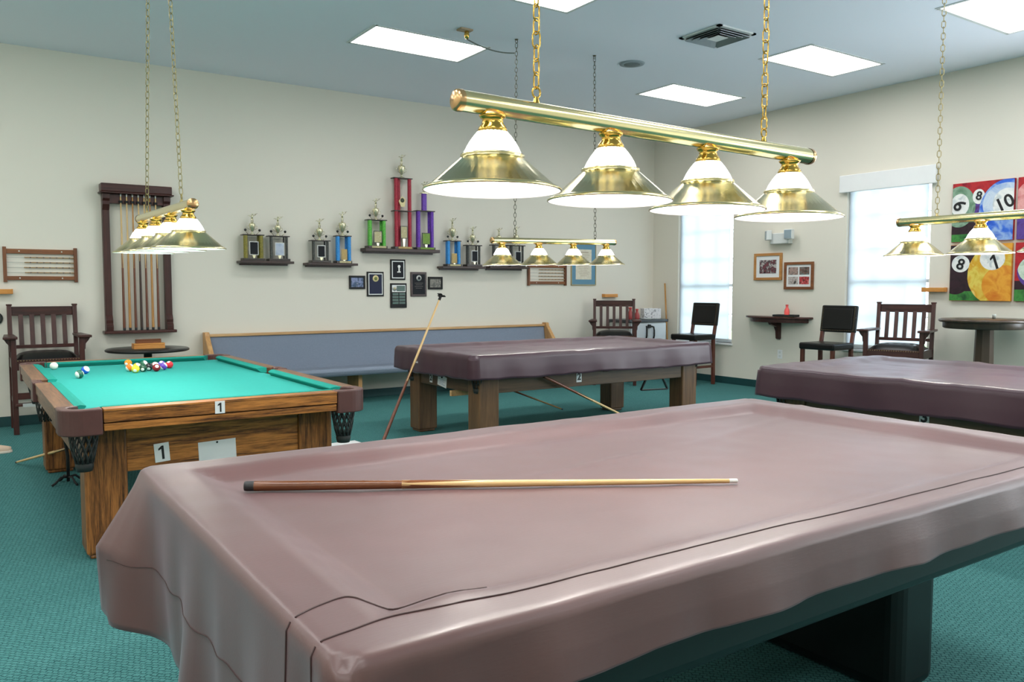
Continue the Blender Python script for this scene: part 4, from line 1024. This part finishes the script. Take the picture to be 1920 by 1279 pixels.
def shelf(label, x0, x1, zt, th=.028):
    t = thing('trophy_shelf', label, 'shelf', ((x0 + x1) / 2, YB, zt), 0, 'dark floating shelves for trophies')
    w = (x1 - x0) / 2
    MB().box(-w, -.165, -th, w, -.001, 0).build('shelf_board', M_DKWOOD, t, bevel=.004)
    MB().box(-w + .03, -.02, -th - .02, w - .03, -.001, -th).build('wall_cleat', M_DKWOOD, t)
shelf('dark floating shelf at the left with olive and black trophies', 2.65, 3.27, 1.688)
shelf('dark floating shelf with a black and a blue trophy, left of the tall shelf', 3.43, 4.07, 1.678)
shelf('widest and highest dark shelf, carrying green, red and purple trophies', 4.17, 5.215, 1.872, .04)
shelf('dark floating shelf right of the near lamp with a blue and a black trophy', 5.255, 5.92, 1.664)
shelf('dark floating shelf partly hidden by the brass lamp before the back wall', 5.985, 6.64, 1.672)
def glitter(name, c1, c2): return blotch(name, [c1, c2, c1, c2], 90, .3)
G_OLIVE = glitter('olive_foil', (150, 140, 60), (108, 100, 44)); G_BLACK = glitter('black_foil', (36, 36, 38), (96, 98, 92))
G_BLUE = glitter('blue_foil', (34, 122, 200), (70, 160, 226)); G_GREEN = glitter('green_foil', (60, 160, 50), (120, 204, 90))
G_RED = glitter('red_foil', (140, 22, 44), (186, 50, 70)); G_PURP = glitter('purple_foil', (84, 38, 150), (124, 76, 190))
P_DARK = plain('dark_plaque', (22, 24, 30), .5, spec=.2); P_BEIGE = blotch('beige_plaque', [(206, 198, 160), (180, 170, 128), (210, 204, 170)], 60)
P_TAN = blotch('tan_plaque', [(178, 150, 96), (196, 172, 118)], 60); P_GREEN = blotch('green_plaque', [(110, 140, 60), (130, 160, 76)], 60); P_SILV = blotch('silver_blue_plaque', [(150, 164, 190), (206, 212, 220)], 14)
M_TBASE = wood('trophy_base', (30, 24, 22), (56, 44, 38), 'x', 10, rough=.3)
def figure(parent, z, h, cup=True):
    """gilt riser cup with a player figure, arms out with a cue"""
    b = MB(); k = h
    if cup:
        b.lathe([(.03 * k / .24, z), (.03 * k / .24, z + .008), (.01, z + .02), (.009, z + .03 * k / .24), (.018 * k / .24, z + .045 * k / .24), (.030 * k / .24, z + .075 * k / .24), (.036 * k / .24, z + .105 * k / .24), (.036 * k / .24, z + .120 * k / .24), (.028 * k / .24, z + .128 * k / .24), (.012, z + .132 * k / .24), (.008, z + .137 * k / .24)], n=14)
        for s in (-1, 1): b.tube([(s * .04 * k / .24, 0, z + .10 * k / .24), (s * .058 * k / .24, 0, z + .095 * k / .24), (s * .055 * k / .24, 0, z + .07 * k / .24), (s * .025 * k / .24, 0, z + .055 * k / .24)], .003, 5)
    b.build('cup', M_GOLD, parent)
    f = MB(); q = z + .135 * h / .24 if cup else z; hh = z + h - q
    f.lathe([(.014, q), (.014, q + .006)], n=10, caps=True)
    for s in (-1, 1): f.tube([(s * .010, 0, q + .006), (s * .008, -.004, q + hh * .28), (s * .005, 0, q + hh * .5)], [.004, .005, .0065], 6)
    f.tube([(0, 0, q + hh * .46), (0, -.006, q + hh * .6), (0, -.012, q + hh * .76)], [.009, .010, .007], 8)
    f.ball((0, -.016, q + hh * .90), .0095, n=8, k=6)
    f.tube([(-.008, -.01, q + hh * .72), (-.024, -.022, q + hh * .62), (-.04, -.02, q + hh * .78)], .0038, 5)
    f.tube([(.008, -.01, q + hh * .72), (.026, -.018, q + hh * .78), (.044, -.012, q + hh * .92)], .0038, 5)
    f.tube([(-.055, -.022, q + hh * .70), (.06, -.010, q + hh * 1.0)], .0022, 5)
    f.build('figure', M_GOLD, parent)
ball8 = MB().ball((0, 0, 0), .015, n=14, k=10).mesh('trophy_ball', ballmat('trophy_eight', (18, 18, 20), 0))
def trophy(label, x, z, w, hp, h, col, pm, border, tiers=None, tower=None, balls=True, pw=.075, ph=.10, pz=.035, front=None):
    t = thing('trophy', label, 'trophy', (x, YB - .085, z), 0, 'trophies on the wall shelves')
    MB().box(-w * .5, -.06, 0, w * .5, .06, .03).build('base', M_TBASE, t, bevel=.004)
    if front: MB().box(-w * .32, -.064, .004, w * .42, -.06, .028).build('name_plate', front, t)
    cx = w * .36; zs = [.03] + (tiers or []) + [hp]
    for a, b in zip(zs[:-1], zs[1:]):
        for px, py in ((-cx, -.03), (cx, -.03), (-cx * .35 if tiers else -cx + .012, .03)) + (() if tiers else ((cx - .012, .03),)):
            r = .024 if col is not G_BLACK else .016
            if py > 0 and not tiers: r *= .7
            MB().lathe([(r, a), (r, b - .012)], (px, py, 0), 12).build('column', col, t)
        MB().box(-w * .5, -.055, b - .012, w * .5, .055, b).build('platform', M_TBASE, t, bevel=.003)
    zt = hp
    if tower:
        MB().box(-.03, -.022, hp, .03, .022, hp + tower - .01).build('tower', col, t, bevel=.006)
        MB().box(-.045, -.035, hp + tower - .01, .045, .035, hp + tower).build('tower_cap', M_GOLD, t); zt = hp + tower
    if pm:
        p = MB().box(-pw / 2, -.056, pz + .03, pw / 2, -.05, pz + .03 + ph).build('plaque', border, t, bevel=.002)
        MB().box(-pw / 2 + .009, -.058, pz + .039, pw / 2 - .009, -.056, pz + .021 + ph).build('plaque_face', pm, p)
        MB().prism([(-.02, pz + .032), (.02, pz + .032), (.008, .03), (-.008, .03)], -.055, -.048, 'y').build('plaque_stand', M_GOLD, p)
    figure(t, zt, h - zt, cup=not tower)
    if balls:
        for s in (-1, 1):
            MB().tube([(s * w * .18, 0, hp), (s * w * .30, -.01, hp + .03), (s * w * .33, -.01, hp + .04)], .003, 5).build('ball_bracket', M_GOLD, t)
            put('trophy_ball', ball8, t, (s * w * .33, -.01, hp + .05), (0, .3, -1.9))
    return t
yk = (YB - .085) / YB
def T(label, a, b, z, *r, **k): return trophy(label, (a + b) / 2 * yk, z, *r, **k)
T('olive-columned trophy with a dark plaque, leftmost on the wall', 2.715, 2.96, 1.688, .245, .30, .54, G_OLIVE, P_DARK, M_SILVER, pw=.105, ph=.155)
T('black-columned trophy with a silver-blue plaque, beside the olive one', 3.008, 3.264, 1.688, .25, .295, .52, G_BLACK, P_SILV, M_SILVER, pw=.11, ph=.15)
T('black-columned trophy with dark plaque, left of a blue trophy', 3.521, 3.768, 1.678, .24, .27, .53, G_BLACK, P_DARK, M_SILVER, pw=.10, ph=.145)
T('blue-columned trophy with tan plaque on the second shelf from the left', 3.83, 4.045, 1.678, .20, .335, .63, G_BLUE, P_TAN, P_TAN, pw=.075, ph=.13, pz=.01, front=P_BEIGE)
T('green-columned trophy with beige plaque on the highest shelf', 4.226, 4.547, 1.872, .26, .355, .62, G_GREEN, P_BEIGE, M_BLACK, pw=.115, ph=.15, front=P_BEIGE)
tt = T('tallest trophy, two tiers of red columns, on the highest shelf', 4.60, 4.90, 1.872, .26, .895, 1.19, G_RED, P_BEIGE, M_BLACK, tiers=[.485], balls=False, pw=.10, ph=.16, pz=.10, front=P_TAN)
em = MB().prism([(-.05, .0), (0, .06), (.05, .02), (.03, -.07), (-.02, -.07)], -.058, -.052, 'y').build('emblem', plain('pale_gold', (222, 206, 150), .4), tt, loc=(-.02, 0, .60))
MB().lathe([(.001, .003), (.025, .003), (.028, 0)], (0, -.058, .01), 16, M=Matrix.Rotation(pi / 2, 3, 'X')).build('emblem_disc', plain('dark_olive', (52, 58, 36), .4), em)
T('purple-columned trophy with a central tower and green plaque', 4.93, 5.21, 1.872, .27, .50, .88, G_PURP, P_GREEN, M_BLACK, tower=.23, balls=False, pw=.12, ph=.15, front=P_GREEN)
T('blue-columned trophy with tan plaque, on the shelf right of the tall one', 5.372, 5.614, 1.664, .22, .34, .64, G_BLUE, P_TAN, P_TAN, pw=.08, ph=.13, pz=.01, front=P_BEIGE)
T('black-columned trophy with dark plaque, right of the right-hand blue trophy', 5.675, 5.944, 1.664, .24, .29, .54, G_BLACK, P_DARK, M_SILVER, pw=.10, ph=.15)
T('black trophy behind the left shade of the middle brass lamp', 6.10, 6.37, 1.672, .25, .30, .53, G_BLACK, P_DARK, M_SILVER, pw=.10, ph=.15)
T('black trophy between the first two shades of the middle brass lamp', 6.39, 6.66, 1.672, .25, .30, .56, G_BLACK, P_DARK, M_SILVER, pw=.10, ph=.15)

def frame_pic(name, label, cat, group, wall, u, z, w, h, fm, fw, dep, face, mat=None, mw=0, loc=None):
    if wall == 'b': t = thing(name, label, cat, (u, YB, z), 0, group)
    else: t = thing(name, label, cat, (XR, u, z), radians(-90), group)
    for a, b, c, d in ((-w / 2, -w / 2 + fw, -h / 2, h / 2), (w / 2 - fw, w / 2, -h / 2, h / 2), (-w / 2 + fw, w / 2 - fw, -h / 2, -h / 2 + fw), (-w / 2 + fw, w / 2 - fw, h / 2 - fw, h / 2)):
        MB().box(a, -dep, c, b, -.001, d).build('frame', fm, t, bevel=.002)
    iw, ih = w / 2 - fw, h / 2 - fw
    if mat:
        MB().box(-iw, -dep * .55, -ih, iw, -.002, ih).build('mat', mat, t)
        MB().box(-iw + mw, -dep * .55 - .002, -ih + mw, iw - mw, -dep * .55, ih - mw).build('picture', face, t)
    else: MB().box(-iw, -dep * .6, -ih, iw, -.002, ih).build('picture', face, t)
    return t
PH1 = blotch('blue_photo', [(70, 80, 130), (150, 160, 196), (60, 84, 110), (200, 200, 214)], 14); PH2 = blotch('grey_photo', [(60, 60, 62), (150, 146, 136), (96, 96, 92), (190, 186, 176)], 18)
GP = 'small framed pictures and plaques under the trophies'
frame_pic('photo_frame', 'small black-framed bluish photo, leftmost under the trophies', 'photo', GP, 'b', 4.12, 1.449, .212, .165, M_MATTBLK, .024, .02, PH1)
frame_pic('photo_frame', 'small black-framed greyish photo, rightmost under the trophies', 'photo', GP, 'b', 5.225, 1.443, .215, .165, M_MATTBLK, .026, .02, PH2)
def plq(label, x, z, w, h, board, trim, face):
    t = thing('award_plaque', label, 'plaque', (x, YB, z), 0, GP)
    MB().box(-w / 2, -.018, -h / 2, w / 2, -.001, h / 2).build('board', board, t, bevel=.004)
    if trim: MB().box(-w / 2 + .018, -.0205, -h / 2 + .02, w / 2 - .018, -.018, h / 2 - .02).build('trim', trim, t)
    if face: MB().box(-w / 2 + .03, -.023, -h / 2 + .032, w / 2 - .03, -.0205, h / 2 - .032).build('face_plate', face, t)
    return t
def medal(t, x, z, r, m1, m2):
    o = MB().lathe([(.001, .006), (r, .006), (r + .006, 0)], (x, -.022, z), 20, M=Matrix.Rotation(pi / 2, 3, 'X')).build('medallion', m1, t)
    MB().lathe([(.001, .009), (r * .6, .008), (r * .62, .005)], (x, -.022, z), 16, M=Matrix.Rotation(pi / 2, 3, 'X')).build('medallion_centre', m2, o)
p = plq('black plaque with navy plate and round gold medallion', 4.365, 1.428, .23, .31, M_MATTBLK, M_SILVER, plain('navy_plate', (26, 32, 62), .45, spec=.25)); medal(p, 0, .07, .036, plain('pale_gold', (222, 206, 150), .4), M_GREEN if False else plain('medal_green', (120, 130, 70), .5))
p = plq('black plaque with a silver inner border and white figure emblem, topmost', 4.68, 1.613, .21, .262, M_MATTBLK, M_SILVER, P_DARK)
e = MB(); e.lathe([(.001, 0), (.02, .0)], (.012, -.0245, .04), 14, M=Matrix.Rotation(pi / 2, 3, 'X')); e.cbox((.012, -.0245, .0), (.02, .002, .05)); e.cbox((.01, -.0245, -.03), (.05, .002, .014)); e.build('emblem', M_IVORY, p)
p = plq('tall dark plaque with a green list of small plates, lowest', 4.687, 1.282, .23, .315, M_MATTBLK, None, None)
MB().box(-.095, -.021, .045, .095, -.018, .135).build('title_plate', M_SILVER, p)
MB().box(-.03, -.0225, .055, .088, -.021, .125).build('title_face', plain('deep_green_plate', (30, 74, 58), .3), p); medal(p, -.06, .09, .026, M_SILVER, P_BEIGE)
for a in range(4):
    for b in range(2): MB().box(-.09 + .095 * b, -.0205, .005 - a * .038, -.005 + .095 * b, -.018, .033 - a * .038).build('name_plate', plain('deep_green_plate', (30, 74, 58), .3), p)
p = plq('dark brown plaque with silver medallion and faint lettering lines', 4.977, 1.427, .232, .318, M_DKWOOD, None, None)
MB().box(-.09, -.02, -.13, .09, -.018, .13).build('face_plate', P_DARK, p); medal(p, 0, .08, .032, M_SILVER, P_DARK)
e = MB()
for k in range(4): e.cbox((0, -.0205, .015 - .022 * k), (.12 - .03 * (k % 2), .001, .004))
e.build('lettering', plain('dim_silver', (110, 106, 100), .5), p)
t = frame_pic('framed_certificate', 'cream certificate in a wide blue mat on the back wall', 'certificate', None, 'b', 7.74, 1.728, .475, .62, plain('thin_gold', (176, 158, 110), .4), .012, .02, blotch('cream_paper', [(226, 220, 202), (214, 206, 186), (230, 226, 210)], 12), plain('blue_mat', (98, 142, 166), .8), .075)
e = MB()
for k in range(12): e.cbox((0, -.0145, .14 - .028 * k), (.22 - .05 * ((k * 7) % 3), .001, .005))
e.cbox((0, -.0145, .18), (.18, .001, .014)); e.build('lettering', plain('faded_ink', (176, 160, 140), .7), t)

# ------------------------------------------------------------------ right wall: emergency light, pictures, outlet, paintings
t = thing('emergency_light', 'white twin-head emergency light above the framed photos', 'emergency light', (XR, 7.03, 2.05), radians(-90))
MB().box(-.15, -.09, -.085, .15, -.001, .06).build('housing', M_OFFWHITE, t, bevel=.012, seg=3)
for s, a in ((-1, -.7), (1, .15)):
    M = Matrix.Rotation(a, 3, 'Z'); h = MB().cbox((s * .165, -.105, .035), (.12, .07, .13), M=M).build('lamp_head', M_OFFWHITE, t, bevel=.01)
    MB().cbox(Vector((s * .165, -.105, .035)) + M @ Vector((0, -.036, 0)), (.10, .004, .11), M=M).build('lens', plain('grey_lens', (140, 156, 164), .2), h)
t = frame_pic('framed_photo', 'square honey-wood frame with one group photo on white mat', 'photo', 'framed photos on the right wall', 'r', 7.265, 1.668, .46, .365, wood('honey_frame', (166, 112, 58), (196, 142, 84), 'x', 9), .036, .025, blotch('group_photo', [(34, 32, 36), (130, 70, 76), (60, 56, 60), (200, 190, 186), (40, 48, 44)], 26), M_PAPER, .055)
t = thing('framed_photo', 'darker brown frame holding four small photos, beside the honey-wood one', 'photo', (XR, 6.77, 1.54), radians(-90), 'framed photos on the right wall')
for a, b, c, d in ((-.225, -.19, -.18, .18), (.19, .225, -.18, .18), (-.19, .19, -.18, -.145), (-.19, .19, .145, .18)): MB().box(a, -.025, c, b, -.001, d).build('frame', M_BROWNX, t, bevel=.002)
MB().box(-.19, -.012, -.145, .19, -.002, .145).build('mat', M_PAPER, t)
for k, (sx, sz) in enumerate(((-1, 1), (1, 1), (-1, -1), (1, -1))):
    MB().box(sx * .086 - .075, -.014, sz * .063 - .05, sx * .086 + .075, -.012, sz * .063 + .05).build('picture', blotch('team_photo_%s' % 'abcd'[k], [[(30, 40, 36), (180, 150, 140), (60, 80, 80)], [(30, 60, 60), (120, 90, 80), (90, 130, 130)], [(40, 36, 36), (200, 190, 184), (90, 60, 60)], [(40, 60, 50), (190, 60, 66), (210, 190, 180)]][k], 24), t)
t = thing('power_outlet', 'white electrical outlet low on the right wall under the drink shelf', 'outlet', (XR, 7.045, .485), radians(-90))
MB().box(-.038, -.008, -.06, .038, -.001, .06).build('cover_plate', M_WHITE, t, bevel=.003)
for s in (-1, 1): MB().box(-.016, -.010, s * .025 - .014, .016, -.008, s * .025 + .014).build('socket', M_OFFWHITE, t, bevel=.002)

def clip(poly, x0, x1, y0, y1):
    def cut(P, f, g):
        out = []
        for i in range(len(P)):
            a, b = P[i - 1], P[i]; fa, fb = f(a), f(b)
            if (fa >= 0) != (fb >= 0): s = fa / (fa - fb); out.append((a[0] + (b[0] - a[0]) * s, a[1] + (b[1] - a[1]) * s))
            if fb >= 0: out.append(b)
        return out
    for f in (lambda p: p[0] - x0, lambda p: x1 - p[0], lambda p: p[1] - y0, lambda p: y1 - p[1]):
        poly = cut(poly, f, 0)
        if not poly: return []
    return poly
CW = .64
def painting(label, yl, z, bg, shapes, nums, CH=.64):
    t = thing('ball_painting', label, 'painting', (XR, yl, z), radians(-90), 'square billiard ball paintings')
    MB().box(0, -.035, 0, CW, -.001, CH).build('canvas', bg, t, bevel=.002)
    d = .0352
    for nm, cx, cz, rx, rz, mat in shapes:
        if nm == 'rect': P = [(cx * CW, cz * CH), (rx * CW, cz * CH), (rx * CW, rz * CH), (cx * CW, rz * CH)]
        else: P = [(cx * CW + rx * CW * cos(2 * pi * k / 48) * (1 + .02 * noise.noise(Vector((k * .9, cx * 9, 0)))), cz * CH + rz * CH * sin(2 * pi * k / 48)) for k in range(48)]
        P = clip(P, .002, CW - .002, .002, CH - .002)
        if len(P) < 3: continue
        MB().prism(P, -d, -d + .0006, 'y').build('painted_' + ('ground' if nm == 'rect' else nm), mat, t); d += .0007
    for ch, x, z2, s, rot in nums:
        put('painted_numeral', text_mesh(ch, s * CW, .0003, s * CW * .02, M_INK), t, (x * CW, -d - .0004, z2 * CH), (radians(90), radians(rot), 0))
    return t
A_RED = blotch('paint_red', [(150, 24, 34), (186, 44, 48), (130, 18, 40)], 9); A_DARK = blotch('paint_black', [(30, 24, 26), (54, 34, 42), (22, 26, 24)], 10)
A_GRN = blotch('paint_green', [(36, 96, 44), (70, 140, 66), (28, 70, 40)], 9); A_GBALL = blotch('paint_green_ball', [(80, 120, 92), (140, 170, 146), (44, 84, 60)], 8)
A_BLUE = blotch('paint_blue_ball', [(36, 76, 190), (60, 110, 214), (150, 180, 224), (44, 90, 200)], 7); A_PALE = blotch('paint_pale_spot', [(226, 228, 226), (240, 240, 236), (196, 204, 206)], 12)
A_PBLUE = blotch('paint_pale_blue', [(130, 165, 215), (206, 218, 232), (176, 200, 226)], 8)
A_YEL = blotch('paint_yellow', [(206, 170, 44), (226, 206, 96), (214, 160, 40), (236, 222, 140)], 6); A_ORG = blotch('paint_orange', [(214, 132, 30), (232, 166, 60), (206, 110, 28)], 7)
A_PUR = blotch('paint_purple', [(60, 40, 110), (96, 70, 150), (80, 34, 84)], 8); A_PINK = blotch('paint_pink', [(206, 70, 76), (232, 170, 166), (190, 50, 60)], 8); A_PGRN = blotch('paint_mint', [(150, 190, 160), (214, 226, 210), (120, 160, 120)], 9)
painting('upper left ball painting with six, eight and ten balls on red', 4.78, 1.882, A_RED,
         [('rect', 0, 0, 1, .45, A_DARK), ('rect', 0, 0, .45, .13, A_GRN), ('ball', .44, .60, .13, .16, A_PUR), ('ball', .12, .60, .27, .35, A_GBALL), ('number_spot', .13, .63, .155, .19, A_PALE), ('number_spot', .44, .75, .10, .125, A_PALE),
          ('ball', .90, .48, .45, .52, A_BLUE), ('ball', .88, .60, .37, .34, A_PBLUE), ('ball', .90, .17, .36, .22, A_BLUE), ('number_spot', .90, .60, .23, .25, A_PALE)],
         [('6', .12, .62, .30, 60), ('8', .445, .755, .20, 10), ('10', .86, .60, .30, -24)])
painting('lower left ball painting with a large yellow one ball', 4.782, 1.240, A_ORG,
         [('rect', 0, 0, .5, 1, A_DARK), ('rect', 0, 0, .55, .17, A_GRN), ('ball', .10, .45, .28, .34, A_DARK), ('number_spot', .18, .66, .15, .15, A_PALE), ('ball', .74, .46, .44, .52, A_YEL), ('ball', .88, .28, .34, .34, A_ORG), ('number_spot', .70, .74, .20, .20, A_PALE)],
         [('8', .18, .645, .26, 18), ('1', .735, .68, .34, -18)], CH=.61)
painting('upper right ball painting in red and purple, cut by the photo edge', 4.108, 1.882, A_RED,
         [('rect', 0, 0, 1, .45, A_PUR), ('ball', .45, .62, .50, .40, A_PINK), ('number_spot', .5, .62, .2, .2, A_PALE)], [])
painting('lower right ball painting with a mint ball, cut by the photo edge', 4.110, 1.240, A_RED,
         [('rect', 0, 0, 1, .25, A_GRN), ('rect', 0, .2, .3, .35, A_DARK), ('ball', .50, .50, .46, .36, A_PUR), ('ball', .45, .54, .40, .28, A_PGRN), ('number_spot', .45, .55, .18, .18, A_PALE)], [], CH=.61)
